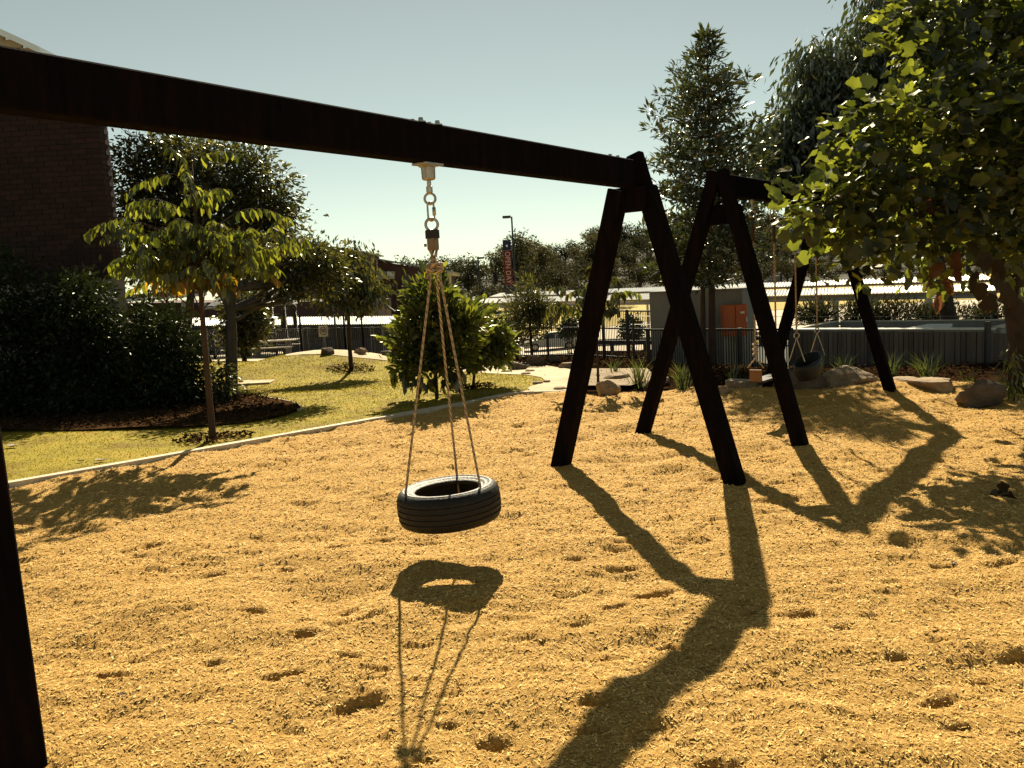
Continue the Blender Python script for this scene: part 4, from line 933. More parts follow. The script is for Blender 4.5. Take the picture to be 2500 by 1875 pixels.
# centre: tall fence by the car park
p0 = V(1190, 874, 23.0); p1 = V(1420, 872, 21.3); p2 = V(1600, 882, 19.0)
t0 = V(1190, 760, 23.0)[2]; t1 = V(1420, 757, 21.3)[2]; t2 = V(1600, 758, 19.0)[2]
picket_fence('black picket fence in front of the parked car', p0[:2], p1[:2], (t0, t1), (p0[2], p1[2]), .062, .016, (.05, .63, .99), 3, postw=.06)
picket_fence('black picket fence section behind the left swing leg, ending at the grey shed', p1[:2], p2[:2], (t1, t2), (p1[2], p2[2]), .058, .015, (.05, .63, .99), 3, postw=.06)
# left fence
p0 = V(380, 868, 34.0); p1 = V(1080, 868, 31.0); b0 = float(T(p0[0], p0[1])); b1 = float(T(p1[0], p1[1]))
picket_fence('long black picket fence in front of the left walkway', p0[:2], p1[:2], (V(380, 808, 34.)[2], V(1080, 796, 31.)[2]), (b0, b1), .075, .026, (.05, .99), 9)
# low pool fence in front of the shed
p0 = V(1585, 915, 15.9); p1 = V(1932, 915, 14.4)
picket_fence('low black picket fence running in front of the grey shed', p0[:2], p1[:2], (V(1585, 804, 15.9)[2], V(1932, 803, 14.4)[2]), (p0[2], p1[2]), .046, .015, (.04, .99), 3)
# horizontal black rails of the car park
for (a_, b_, Y_, th, lab) in (((1215, 1345), 835, 50, .22, 'x'), ):
    pass
def rail_fence(label, px0, px1, rows, Y0, Y1, th=.1, posts=4):
    a = V(px0, rows[0], Y0); b_ = V(px1, rows[0], Y1); root = thing('rail_fence', label, 'fence', (a[0], a[1], float(T(a[0], a[1]))))
    for r_ in rows:
        a = V(px0, r_, Y0); c = V(px1, r_ , Y1); b = MB(); sq(b, a, c, .06, th, (0, 1, 0)); b.part('rail', M['darkmetal'], root)
    for i in range(posts + 1):
        t = i / posts; a = V(px0, rows[0], Y0); c = V(px1, rows[0], Y1); p = a + (c - a) * t; b = MB(); z = V(px0, rows[-1], Y0)[2] * (1 - t) + V(px1, rows[-1], Y1)[2] * t
        pole(b, p[0], p[1] + .08, z - .6, p[2] + .05, .12); b.part('post', M['darkmetal'], root)
rail_fence('two-rail dark barrier beyond the picket fence, right of the car', 1455, 1620, (836, 861), 27, 25.5, .13)
rail_fence('single low dark barrier rail behind the fence, left of the car', 1195, 1262, (852,), 27, 27, .09, 2)
rail_fence('dark barrier rails seen between shed and swing leg', 1812, 1960, (826, 846), 25, 24, .10, 3)

# vertical-board wall with light capped enclosure
W0 = V(1931, 925, 14.9); W1 = V(2425, 945, 12.7); W2 = V(2600, 945, 12.2)
zt0 = V(1931, 806, 14.9)[2]; zt1 = V(2425, 806, 12.7)[2]
root = thing('board_wall', 'grey vertical-board enclosure wall with a sunlit top edge, behind the boulders', 'wall', (W0[0], W0[1], -.6))
b = MB(); b.box((-.5, -.011, 0), (.5, .011, 1)); me = b.mesh('board'); me.materials.append(M['board'])
dd = np.array([W1[0] - W0[0], W1[1] - W0[1]]); L = np.linalg.norm(dd); dd /= L; nb_ = 42
for i in range(nb_):
    t = (i + .5) / nb_; p = W0[:2] + (W1[:2] - W0[:2]) * t; o = bpy.data.objects.new('board', me); COL.objects.link(o); o.parent = root
    z1_ = zt0 + (zt1 - zt0) * t - .02 - random.uniform(0, .012)
    o.location = (p[0] - W0[0] - dd[1] * .0 + random.uniform(-.006, .006), p[1] - W0[1] - .02 * (i % 2) * .6, 0); o.scale = (L / nb_ * .86, 1, z1_ + .6); o.rotation_euler = (0, 0, math.atan2(dd[1], dd[0]) + random.uniform(-.02, .02))
for i in range(14):
    t = (i + .5) / 14; p = W1[:2] + (W2[:2] - W1[:2]) * t; o = bpy.data.objects.new('board', me); COL.objects.link(o); o.parent = root
    o.location = (p[0] - W0[0], p[1] - W0[1], 0); o.scale = (.06, 1, zt1 + .55); o.rotation_euler = (0, 0, math.atan2(dd[1], dd[0]))
back = np.array([-dd[1], dd[0]])
if back[1] < 0: back = -back
Q0 = W0[:2]; Q1 = W1[:2]; dB = 1.9
def prism(b, P, z0, z1):
    n_ = len(P); b.add([(p[0], p[1], z0[i] if hasattr(z0, '__len__') else z0) for i, p in enumerate(P)] + [(p[0], p[1], z1[i] if hasattr(z1, '__len__') else z1) for i, p in enumerate(P)],
                       [tuple(range(n_ - 1, -1, -1)), tuple(range(n_, 2 * n_))] + [(i, (i + 1) % n_, n_ + (i + 1) % n_, n_ + i) for i in range(n_)])
zc = (zt0 + zt1) / 2
b = MB(); prism(b, [Q0 + back * .02, Q1 + back * .02, Q1 + back * .10, Q0 + back * .10], -.6, [zt0, zt1, zt1, zt0]); b.part('core', M['greypost'], root)
b = MB(); prism(b, [Q0 - back * .01, Q1 - back * .01, Q1 + back * .26, Q0 + back * .26], [zt0 + .003, zt1 + .003, zt1 + .003, zt0 + .003], [zt0 + .02, zt1 + .02, zt1 + .02, zt0 + .02]); b.part('cap', M['white'], root)  # sun on the top ledge is put into the white colour
for E0, E1, nm in ((Q0, Q0 + back * dB, 'side_wall'), (Q1, Q1 + back * dB, 'side_wall'), (Q0 + back * dB, Q1 + back * dB, 'back_wall')):
    e = E1 - E0; e = e / np.linalg.norm(e); pn = np.array([-e[1], e[0]]) * .06
    b = MB(); prism(b, [E0 - pn + e * .12, E1 - pn, E1 + pn, E0 + pn + e * .12], -.8, zc + .01 if nm == 'back_wall' else [zt0, zt0, zt0, zt0]); b.part(nm, M['greypost'], root)
    b = MB(); prism(b, [E0 - pn * 1.2 + e * .13, E1 - pn * 1.2, E1 + pn * 1.2, E0 + pn * 1.2 + e * .13], zc + .013, zc + .03); b.part('cap', M['cream'], root)
# white sheet stands in for a sunlit patch inside the enclosure
b = MB(); prism(b, [Q0 + (Q1 - Q0) * .52 + back * .16, Q0 + (Q1 - Q0) * .78 + back * .16, Q0 + (Q1 - Q0) * .72 + back * 1.1, Q0 + (Q1 - Q0) * .60 + back * 1.1], [zc - .05] * 4, [zc - .02, zc - .02, zc + .02, zc + .02]); b.part('sunlit_patch', M['white'], root)
# slim dark post standing in front of the wall
c = V(2410, 945, 12.4); b = MB(); pole(b, c[0], c[1], -.5, V(2410, 785, 12.4)[2], .065); b.top('dark_post', M['darkmetal'], c, label='slim dark post standing against the right end of the board wall', cat='post')
c = V(2122, 945, 13.6); b = MB(); pole(b, c[0], c[1], -.5, V(2122, 812, 13.6)[2], .05); b.top('dark_post', M['darkmetal'], c, label='slim dark post against the board wall beside the far swing leg', cat='post')
# wires above
root = thing('wire_fence', 'thin horizontal wires strung above the board wall', 'fence', (W0[0], W0[1], -.5))
for r_ in (772, 792):
    a = V(1540, r_, 18.); c = V(2420, r_ , 15.5); b = MB(); b.tube([a, (a + c) / 2 - Zv * .01, c], .006, 4); b.part('wire', M['steel'], root)
for px in (1545, 1830, 2424):
    Yp = 18 + (15.5 - 18) * (px - 1540) / 880; a = V(px, 768, Yp); b = MB(); pole(b, a[0], a[1] + .03, -.9, a[2], .04); b.part('post', M['darkmetal'], root)

# grey shed with orange cabinet
a = V(1585, 716, 16.9); c = V(1811, 707, 16.1); d_ = (c - a)[:2]; d_ /= np.linalg.norm(d_); bk = np.array([-d_[1], d_[0]]); bk = bk if bk[1] > 0 else -bk
root = thing('grey_shed', 'small flat-roofed grey utility shed behind the low fence', 'shed', (a[0], a[1], -.6))
b = MB(); prism(b, [a[:2], c[:2], c[:2] + bk * 1.3, a[:2] + bk * 1.3], -.7, [a[2], c[2], c[2], a[2]]); b.part('body', M['shed'], root)
b = MB(); e = d_ * .03; prism(b, [a[:2] - e - bk * .03, c[:2] + e - bk * .03, c[:2] + e + bk * 1.34, a[:2] - e + bk * 1.34], [a[2] + .004, c[2] + .004, c[2] + .004, a[2] + .004], [a[2] + .03, c[2] + .03, c[2] + .03, a[2] + .03]); b.part('roof', M['shed'], root)
for f_ in (.35, .70):
    pj = a[:2] + (c[:2] - a[:2]) * f_; b = MB(); prism(b, [pj - bk * .006, pj + d_ * .02 - bk * .006, pj + d_ * .02 + bk * .01, pj + bk * .01], -.6, a[2] - .03); b.part('joint_strip', M['greypost'], root)
b = MB(); nbd = 7
for i in range(nbd):
    t = .80 + .2 * (i + .5) / nbd; pj = a[:2] + (c[:2] - a[:2]) * t; b = MB(); prism(b, [pj - d_ * .02 - bk * .02, pj + d_ * .02 - bk * .02, pj + d_ * .02, pj - d_ * .02], -.6, V(1790, 800, 16.1)[2]); b.part('batten', M['cream'], root)
o1 = V(1768, 820, 15.9); o2 = V(1825, 745, 15.85)
root = thing('orange_cabinet', 'orange two-door metal cabinet on the end of the grey shed', 'cabinet', (o1[0], o1[1], o1[2]))
wv = (o2[0] - o1[0]); zlo, zhi = V(1768, 822, 15.9)[2], V(1768, 745, 15.9)[2]
b = MB(); b.box((o1[0], o1[1], zlo), (o2[0], o1[1] + .22, zhi)); b.part('body', M['orange'], root)
for k in (0, 1):
    b = MB(); b.box((o1[0] + .005 + k * wv / 2, o1[1] - .016 - .01 * k, zlo + .01), (o1[0] + wv / 2 * (k + 1) - .006, o1[1] - .002, zhi - .01)); dr = b.part('door', M['orange'], root)
    if k:
        b = MB(); b.box((o1[0] + wv * .70, o1[1] - .031, zhi - .17), (o1[0] + wv * .88, o1[1] - .028, zhi - .13)); put('label_plate', b.mesh('label_plate', root.location), M['white'], dr)
        b = MB(); b.box((o1[0] + wv * .92, o1[1] - .045, zlo + .26), (o1[0] + wv * .99, o1[1] - .026, zlo + .34)); put('latch', b.mesh('latch', root.location), M['steel'], dr)

# ------------------------------------------------------------------ near brick building, left
XW = -6.60; YW = 14.63
root = thing('brick_building', 'dark brick building with a rendered base at the left edge', 'building', (XW, YW, -.4))
zpl = V(280, 680, YW)[2]
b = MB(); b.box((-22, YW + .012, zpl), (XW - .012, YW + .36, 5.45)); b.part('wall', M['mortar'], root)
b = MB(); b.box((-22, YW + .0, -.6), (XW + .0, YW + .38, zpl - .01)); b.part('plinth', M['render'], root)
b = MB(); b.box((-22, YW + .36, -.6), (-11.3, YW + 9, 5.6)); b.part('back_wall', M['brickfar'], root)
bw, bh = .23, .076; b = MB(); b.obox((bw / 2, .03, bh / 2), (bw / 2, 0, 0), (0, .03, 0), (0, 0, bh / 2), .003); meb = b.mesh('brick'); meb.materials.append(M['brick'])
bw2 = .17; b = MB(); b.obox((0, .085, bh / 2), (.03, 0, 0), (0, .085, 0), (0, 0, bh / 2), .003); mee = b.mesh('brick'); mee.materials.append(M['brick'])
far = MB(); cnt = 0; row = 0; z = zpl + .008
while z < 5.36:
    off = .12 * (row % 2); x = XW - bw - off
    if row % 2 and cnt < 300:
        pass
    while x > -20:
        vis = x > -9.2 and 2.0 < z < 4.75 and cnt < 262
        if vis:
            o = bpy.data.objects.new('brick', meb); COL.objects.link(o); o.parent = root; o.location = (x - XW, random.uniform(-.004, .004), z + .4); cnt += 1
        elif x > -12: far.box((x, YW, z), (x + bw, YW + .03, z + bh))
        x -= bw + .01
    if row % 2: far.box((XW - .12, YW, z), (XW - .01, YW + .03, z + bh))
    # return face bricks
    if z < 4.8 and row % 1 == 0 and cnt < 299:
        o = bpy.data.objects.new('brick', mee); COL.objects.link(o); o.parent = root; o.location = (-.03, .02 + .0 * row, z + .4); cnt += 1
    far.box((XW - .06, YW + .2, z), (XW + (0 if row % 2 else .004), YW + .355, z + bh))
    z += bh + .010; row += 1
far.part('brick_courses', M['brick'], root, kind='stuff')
# roof slab of the building, rising to the left
r1 = V(112, 122, 14.2); r2 = V(-10, 66, 14.2); sl_ = (r2 - r1); sl_ = sl_ / np.linalg.norm(sl_)
b = MB(); p = r1; q = r1 + sl_ * 9
th = .10
b.add([(p[0], 14.0, p[2]), (q[0], 14.0, q[2]), (q[0], 22, q[2]), (p[0], 22, p[2]), (p[0], 14.0, p[2] - th), (q[0], 14.0, q[2] - th), (q[0], 22, q[2] - th), (p[0], 22, p[2] - th)], [(3, 2, 1, 0), (4, 5, 6, 7), (0, 1, 5, 4), (1, 2, 6, 5), (2, 3, 7, 6), (3, 0, 4, 7)])
b.part('roof', M['roofm'], root)
b = MB()
for i in range(7):      # gable cladding boards
    z0 = 5.6 + i * .14
    xr = p[0] + (z0 + .14 - p[2]) / sl_[2] * sl_[0] if z0 + .14 > p[2] else p[0] - .05
    b = MB(); b.box((-18, 14.2 + .004 * i, z0), (min(xr, p[0] - .08), 14.24 + .004 * i, z0 + .132)); b.part('gable_board', M['soffit'], root)

# ------------------------------------------------------------------ far buildings
def wallpoly(b, P, yb):   # P list of (x,z) in order, at depth y, extruded back
    y = P[0][2]; n_ = len(P)
    b.add([(q[0], y, q[1]) for q in P] + [(q[0], yb, q[1]) for q in P], [tuple(range(n_)), tuple(range(2 * n_ - 1, n_ - 1, -1))] + [((i + 1) % n_, i, n_ + i, n_ + (i + 1) % n_) for i in range(n_)])
def vp(px, py, Y): q = V(px, py, Y); return (q[0], q[2], Y)
root = thing('brick_block', 'tall red-brick school block showing behind the trees, left of centre', 'building', V(850, 760, 85))
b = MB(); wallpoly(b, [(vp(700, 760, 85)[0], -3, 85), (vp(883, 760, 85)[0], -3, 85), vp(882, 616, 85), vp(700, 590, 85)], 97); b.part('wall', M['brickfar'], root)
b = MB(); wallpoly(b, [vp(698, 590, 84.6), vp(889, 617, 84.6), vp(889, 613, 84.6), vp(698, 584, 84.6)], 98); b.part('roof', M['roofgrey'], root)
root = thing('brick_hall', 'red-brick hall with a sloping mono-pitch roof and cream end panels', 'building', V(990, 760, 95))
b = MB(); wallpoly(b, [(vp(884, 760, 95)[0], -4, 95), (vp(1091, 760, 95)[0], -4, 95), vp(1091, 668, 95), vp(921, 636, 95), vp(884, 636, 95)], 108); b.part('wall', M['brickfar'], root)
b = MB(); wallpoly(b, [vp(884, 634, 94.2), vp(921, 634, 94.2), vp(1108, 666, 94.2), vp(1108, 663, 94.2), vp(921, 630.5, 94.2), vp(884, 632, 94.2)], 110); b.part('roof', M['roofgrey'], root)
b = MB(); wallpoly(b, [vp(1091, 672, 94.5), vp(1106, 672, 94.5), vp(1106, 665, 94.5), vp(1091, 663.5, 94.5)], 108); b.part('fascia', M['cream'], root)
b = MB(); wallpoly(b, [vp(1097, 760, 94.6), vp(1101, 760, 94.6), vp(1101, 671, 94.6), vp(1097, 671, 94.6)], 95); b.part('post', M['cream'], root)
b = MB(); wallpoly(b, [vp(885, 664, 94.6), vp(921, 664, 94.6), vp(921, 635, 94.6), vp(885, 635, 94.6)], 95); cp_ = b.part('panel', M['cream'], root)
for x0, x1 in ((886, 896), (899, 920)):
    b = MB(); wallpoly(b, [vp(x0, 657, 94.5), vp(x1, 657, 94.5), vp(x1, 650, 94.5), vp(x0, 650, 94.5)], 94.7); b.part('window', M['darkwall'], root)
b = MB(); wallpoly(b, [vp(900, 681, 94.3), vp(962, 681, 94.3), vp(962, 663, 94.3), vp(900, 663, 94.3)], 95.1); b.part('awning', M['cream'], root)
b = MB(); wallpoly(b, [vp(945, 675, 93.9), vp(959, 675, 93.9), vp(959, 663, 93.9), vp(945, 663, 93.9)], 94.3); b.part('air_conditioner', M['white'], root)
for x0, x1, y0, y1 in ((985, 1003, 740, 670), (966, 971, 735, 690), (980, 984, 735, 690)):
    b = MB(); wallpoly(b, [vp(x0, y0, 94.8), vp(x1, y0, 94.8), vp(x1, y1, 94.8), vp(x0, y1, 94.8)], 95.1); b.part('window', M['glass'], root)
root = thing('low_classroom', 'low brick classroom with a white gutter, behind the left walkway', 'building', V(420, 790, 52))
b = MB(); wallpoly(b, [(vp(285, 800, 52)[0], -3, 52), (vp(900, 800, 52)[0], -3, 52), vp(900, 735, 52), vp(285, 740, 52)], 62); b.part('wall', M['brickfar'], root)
b = MB(); a = V(290, 735, 51); c = V(500, 719, 51); sq(b, a, c, .5, .16, (0, 1, 0)); b.part('gutter', M['white'], root)
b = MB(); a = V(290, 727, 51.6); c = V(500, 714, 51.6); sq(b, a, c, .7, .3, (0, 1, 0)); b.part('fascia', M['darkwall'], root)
b = MB(); a = V(410, 755, 51.8); c = V(445, 754, 51.8); sq(b, a, c, .05, .05, (0, 1, 0)); b.part('sill', M['white'], root)
b = MB(); wallpoly(b, [vp(445, 790, 51.5), vp(456, 790, 51.5), vp(453, 735, 51.5), vp(442, 735, 51.5)], 52); b.part('pillar', M['cream'], root)
b = MB(); wallpoly(b, [vp(486, 748, 51.6), vp(500, 748, 51.6), vp(500, 739, 51.6), vp(486, 739, 51.6)], 52); b.part('window', M['cream'], root)

# corrugated roofs
def corr_roof(root, name, E0, E1, B0, B1, pitch, amp, m, th=.02):
    E0, E1, B0, B1 = [np.array(q, float) for q in (E0, E1, B0, B1)]; L = np.linalg.norm(E1 - E0); n_ = int(L / pitch * 4); b = MB(); vs = []
    for i in range(n_ + 1):
        t = i / n_; h = amp * (0, 1, 0, -1)[i % 4]
        for s_ in (0, 1):
            p = (E0 + (E1 - E0) * t) if s_ == 0 else (B0 + (B1 - B0) * t); vs.append((p[0], p[1], p[2] + h))
    for i in range(n_ + 1):
        for s_ in (0, 1): q = vs[i * 2 + s_]; vs.append((q[0], q[1], q[2] - th))
    o = (n_ + 1) * 2; fs = []
    for i in range(n_):
        a = i * 2; fs.append((a, a + 2, a + 3, a + 1)); fs.append((o + a + 1, o + a + 3, o + a + 2, o + a)); fs.append((a, o + a, o + a + 2, a + 2))
    b.add(vs, fs); return b.part(name, m, root)
# left walkway
root = thing('covered_walkway', 'lower covered walkway with a bright corrugated roof behind the left fence', 'walkway', V(760, 870, 44))
E0 = V(395, 795, 44.5); E1 = V(1110, 789, 43.5); B0 = V(395, 777, 47.5); B1 = V(1110, 770, 46.5)
corr_roof(root, 'roof', E0, E1, B0, B1, .12, .02, M['roofm'])
b = MB(); sq(b, E0 - Zv * .09 + np.array([0, .1, 0]), E1 - Zv * .09 + np.array([0, .1, 0]), .05, .13, (0, 1, 0)); b.part('gutter', M['darkmetal'], root)
for px in (500, 533, 552, 640, 735, 790, 843, 905, 935):
    p = E0 + (E1 - E0) * (px - 395) / 715; b = MB(); pole(b, p[0], p[1] + .25, -2.5, p[2] - .1, .11); b.part('post', M['greypost'], root)
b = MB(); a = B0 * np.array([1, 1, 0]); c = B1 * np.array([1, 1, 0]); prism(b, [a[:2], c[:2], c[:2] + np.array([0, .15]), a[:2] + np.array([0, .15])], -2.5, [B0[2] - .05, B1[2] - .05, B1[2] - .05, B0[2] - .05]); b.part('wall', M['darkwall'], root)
b = MB(); prism(b, [a[:2] - np.array([0, .05]), c[:2] - np.array([0, .05]), c[:2] - np.array([0, .01]), a[:2] - np.array([0, .01])], -2.5, -.95); b.part('lower_sheeting', M['bluewall'], root)
for (x0, x1, y0, y1) in ((733, 742, 808, 794), (743, 756, 807, 795), (693, 716, 798, 795.5), (932, 960, 809, 795), (892, 915, 798, 795)):
    b = MB(); wallpoly(b, [vp(x0, y0, 46.3), vp(x1, y0, 46.3), vp(x1, y1, 46.3), vp(x0, y1, 46.3)], 46.4); b.part('notice_panel', M['cream'], root)
# round-emblem sign on the left fence
Ys = 31.9; p = V(789, 808, Ys); root = thing('emblem_sign', 'small square sign with a ringed emblem behind the left fence', 'sign', p)
b = MB(); b.box((p[0] - .17, p[1], p[2] - .21), (p[0] + .17, p[1] + .02, p[2] + .19)); b.part('board', M['cream'], root)
b = MB(); b.ring(p + np.array([0, -.006, 0]), .115, .012, Xa, Zv, 28, 6, 1.25); b.part('emblem_ring', M['bannavy'], root)
def text_obj(s, size, mtx, m, root, name='lettering', ex=.004):
    cu = bpy.data.curves.new(name, 'FONT'); cu.body = s; cu.size = size; cu.align_x = 'CENTER'; cu.align_y = 'CENTER'; cu.extrude = ex; cu.resolution_u = 3
    to = bpy.data.objects.new(name, cu); COL.objects.link(to); dg = bpy.context.evaluated_depsgraph_get()
    me = bpy.data.meshes.new_from_object(to.evaluated_get(dg)); bpy.data.objects.remove(to); me.materials.clear()
    o = put(name, me, m, root); o.matrix_local = mtx; return o
rx = Matrix.Rotation(R(90), 4, 'X')
text_obj('IB', .17, Matrix.Translation((0, -.012, 0)) @ rx, M['bannavy'], root, 'emblem_letters')
# right long walkway
root = thing('covered_walkway', 'long covered walkway with two pale corrugated roof slopes beyond the car park', 'walkway', V(1700, 800, 60))
def yw(px): t = (px - 1150) / 1190.; return 1 / ((1 - t) / 85.7 + t / 48.0)
def we(px, py, dy=0): return V(px, py, yw(px) + dy)
E0 = V(941, 746, yw(941)); E1 = V(2440, 709.5, yw(2440)); E1[2] = E0[2] = -.2
E0[2] = V(941, 746, yw(941))[2]; E1[2] = V(2440, 707, yw(2440))[2]
B0 = E0 + np.array([1.2, 3.2, .62]); B1 = E1 + np.array([1.0, 2.6, .50])
B1[2] = V(2440, 691, B1[1])[2]; B0[2] = V(1010, 733, B0[1])[2]
corr_roof(root, 'roof', E0, E1, B0, B1, .24, .035, M['roofm'])
b = MB(); sq(b, E0 - Zv * .12 + np.array([.02, .1, 0]), E1 - Zv * .12 + np.array([.02, .1, 0]), .05, .14, (0, 1, 0)); b.part('gutter', M['rust'], root)
b = MB(); sq(b, E0 - Zv * .36 + np.array([.05, .35, 0]), E1 - Zv * .32 + np.array([.05, .35, 0]), .08, .26, (0, 1, 0)); b.part('beam', M['greypost'], root)
F0 = B0 + np.array([.2, .35, .12]); F1 = B1 + np.array([.2, .35, .10]); G0 = F0 + np.array([1.2, 3.0, .3]); G1 = F1 + np.array([.8, 2.4, .3]); G1[2] = V(2440, 668, G1[1])[2]; F1[2] = V(2440, 680, F1[1])[2]
F0 = lerp(F0, F1, .27); G0 = lerp(G0, G1, .27)
corr_roof(root, 'upper_roof', F0, F1, G0, G1, .24, .035, M['roofm'])
b = MB(); sq(b, F0 - Zv * .10 + np.array([0, .1, 0]), F1 - Zv * .10 + np.array([0, .1, 0]), .05, .14, (0, 1, 0)); b.part('clerestory', M['rust'], root)
for px in (1180, 1262, 1345, 1437, 1583, 1983, 2010, 2045, 2133, 2146, 2275, 2298, 2440):
    t = (px - 1150) / 1190.; Yp = yw(px); p = V(px, 760, Yp); b = MB(); zt_ = float(np.interp(p[0], [E0[0], E1[0]], [E0[2], E1[2]])) - .4
    pole(b, p[0], p[1] + .35, float(T(p[0], p[1])) - .2, zt_, .30 if px in (2010, 2045, 2298, 2275) else .16); b.part('post', M['cream'], root)

# picnic shelter and table
root = thing('picnic_shelter', 'small picnic shelter with a grey hipped metal roof on dark posts', 'shelter', V(650, 868, 36))
a0 = V(505, 745, 35); a1 = V(712, 742, 34.5); b0_ = V(530, 738, 38.5); b1_ = V(722, 733, 38); r0 = V(575, 690, 36.7); r1 = V(665, 690, 36.4)
for q in (a0, a1, b0_, b1_): q[2] = 1.35
r0[2] = r1[2] = 2.25
def slope(E0, E1, R0, R1, nm):
    n_ = 24; vs = []
    for i in range(n_ + 1):
        t = i / n_; vs.append(lerp(E0, E1, t) + Zv * .02 * (i % 2)); vs.append(lerp(R0, R1, t) + Zv * .02 * (i % 2))
    b = MB(); b.add(vs, [(2 * i, 2 * i + 2, 2 * i + 3, 2 * i + 1) for i in range(n_)]); b.part(nm, M['roofgrey'], root)
slope(a0, a1, r0, r1, 'roof_slope'); slope(b1_, b0_, r1, r0, 'roof_slope'); slope(a1, b1_, r1, r1 + Xa * .01, 'roof_slope'); slope(b0_, a0, r0, r0 + Xa * .01, 'roof_slope')
for E_, F_ in ((a0, a1), (a1, b1_), (b1_, b0_), (b0_, a0)):
    b = MB(); sq(b, E_ - Zv * .09, F_ - Zv * .09, .06, .16, (0, 0, 1)); b.part('fascia', M['greypost'], root)
b = MB(); b.tube([r1 + Zv * .03, a1 + Zv * .03], .05, 6); b.tube([r0 + Zv * .03, r1 + Zv * .03], .05, 6); b.part('ridge_cap', M['white'], root)
for px, Y_ in ((595, 33.5), (660, 37.5), (690, 34.8), (718, 38.)):
    p = V(px, 750, Y_); b = MB(); pole(b, p[0], p[1], float(T(p[0], p[1])) - .3, 1.35, .2 if px != 718 else .16); b.part('post', M['darkmetal'], root)
Yt_ = 32.5; c = V(665, 832, Yt_); root = thing('picnic_table', 'timber picnic table with a pale top under the shelter', 'table', (c[0], c[1], c[2] - .5))
b = MB(); b.obox(c, Xa * .95, np.array([0, .42, 0]), Zv * .025, .008); b.part('tabletop', M['cream'], root)
for s_ in (-1, 1):
    b = MB(); b.obox(c + np.array([0, s_ * .72, -.22]), Xa * .9, np.array([0, .13, 0]), Zv * .02, .006); b.part('bench', M['cream'], root)
    b = MB(); b.box((c[0] + s_ * .6 - .05, c[1] - .3, c[2] - .7), (c[0] + s_ * .6 + .05, c[1] + .3, c[2] - .03)); b.part('leg', M['greypost'], root)
# tall thin poles in front of the left walkway
for px, lab in ((739, 'left of the ringed-emblem sign'), (824, 'just right of the ringed-emblem sign'), (846, 'in line with the lawn sapling'), (889, 'right of the lawn sapling')):
    p = V(px, 868, 31.5); tpz = V(px, 768, 31.5)[2]; b = MB(); pole(b, p[0], p[1], float(T(p[0], p[1])) - .3, tpz, .055); b.top('thin_pole', M['timber'] if px != 824 else M['darkmetal'], p, label='thin upright pole at the left fence, ' + lab, cat='pole', group='thin poles along the left fence')

# ------------------------------------------------------------------ lamp poles and banner
def lamp(label, px, ytop, Y, side, hl, group='car park lamps'):
    t = V(px, ytop, Y); z0 = float(T(t[0], t[1])) - .2; root = thing('street_lamp', label, 'lamp post', (t[0], t[1], z0), group)
    b = MB(); b.tube([(t[0], t[1], z0), (t[0], t[1], t[2])], [.12, .075], 10); b.part('pole', M['darkmetal'], root, True)
    b = MB(); b.box((min(t[0], t[0] + side * hl), t[1] - .22, t[2] - .10), (max(t[0] + side * .08, t[0] + side * hl), t[1] + .22, t[2] + .10)); b.part('lamp_head', M['darkmetal'], root)
    b = MB(); b.box((min(t[0] + side * .2, t[0] + side * (hl - .06)), t[1] - .17, t[2] - .125), (max(t[0] + side * .2, t[0] + side * (hl - .06)), t[1] + .17, t[2] - .102)); b.part('lamp_glass', M['greypost'], root)
    return t
lamp('tall dark lamp post beside the open day banner, head pointing left', 1249, 529, 80, -1, .84)
lamp('shorter distant lamp post left of the banner, head pointing right', 1167, 630, 105, 1, .72)
bt = V(1236, 587, 79.6); bb = V(1241, 717, 79.6); bw_ = .74
root = thing('banner', 'vertical navy and red banner reading OPEN DAY, hung on the tall lamp post', 'banner', (bt[0], bt[1], bb[2]))
zT, z1_, z2_, zB = bt[2], V(1236, 611, 79.6)[2], V(1240, 696, 79.6)[2], bb[2]
xc = bt[0] + .02
for (za, zb_, mm_, nm) in ((z1_ + .01, zT, 'bannavy', 'navy_panel'), (z2_ + .01, z1_ - .01, 'banred', 'red_panel'), (zB, z2_ - .02, 'bannavy', 'date_panel')):
    b = MB(); b.box((xc - bw_ / 2, bt[1], za), (xc + bw_ / 2, bt[1] + .03, zb_)); b.part(nm, M[mm_], root)
for zz in (z1_, z2_ - .005):
    b = MB(); b.box((xc - bw_ / 2, bt[1] - .005, zz - .015), (xc + bw_ / 2, bt[1] + .02, zz + .015)); b.part('stripe', M['bangrey'], root)
for zz in (zT + .04, zB - .02):
    b = MB(); b.tube([(xc - bw_ / 2, bt[1] + .01, zz), (xc + bw_ / 2 + .35, bt[1] + .2, zz)], .03, 6); b.part('bracket', M['darkmetal'], root)
lz = (z1_ + z2_) / 2 - root.location[2]
o = text_obj('OPEN DAY', .62, Matrix.Translation((.02, -.02, lz)) @ rx @ Matrix.Rotation(R(-90), 4, 'Z'), M['bantext'], root)
ext = max(v_.co.x for v_ in o.data.vertices) - min(v_.co.x for v_ in o.data.vertices); exy = max(v_.co.y for v_ in o.data.vertices) - min(v_.co.y for v_ in o.data.vertices)
kx = (z1_ - z2_) * .92 / ext; ky = .46 / exy
for v_ in o.data.vertices: v_.co.x *= kx; v_.co.y *= ky
text_obj('JULY 18', .17, Matrix.Translation((.03, -.02, z2_ - .24 - root.location[2])) @ rx, M['bangrey'], root, 'date_lettering')
b = MB(); pts = [np.array([xc - .26 + .2 * t, bt[1] - .012, z2_ - .46 - .07 * math.sin(math.pi * t)]) for t in np.linspace(0, 1, 8)]; b.tube(pts, .028, 5); b.tube([np.array([xc + .02, bt[1] - .012, z2_ - .52]), np.array([xc + .28, bt[1] - .012, z2_ - .46])], .026, 5); b.part('small_print', M['bangrey'], root)
ez = zT - .42
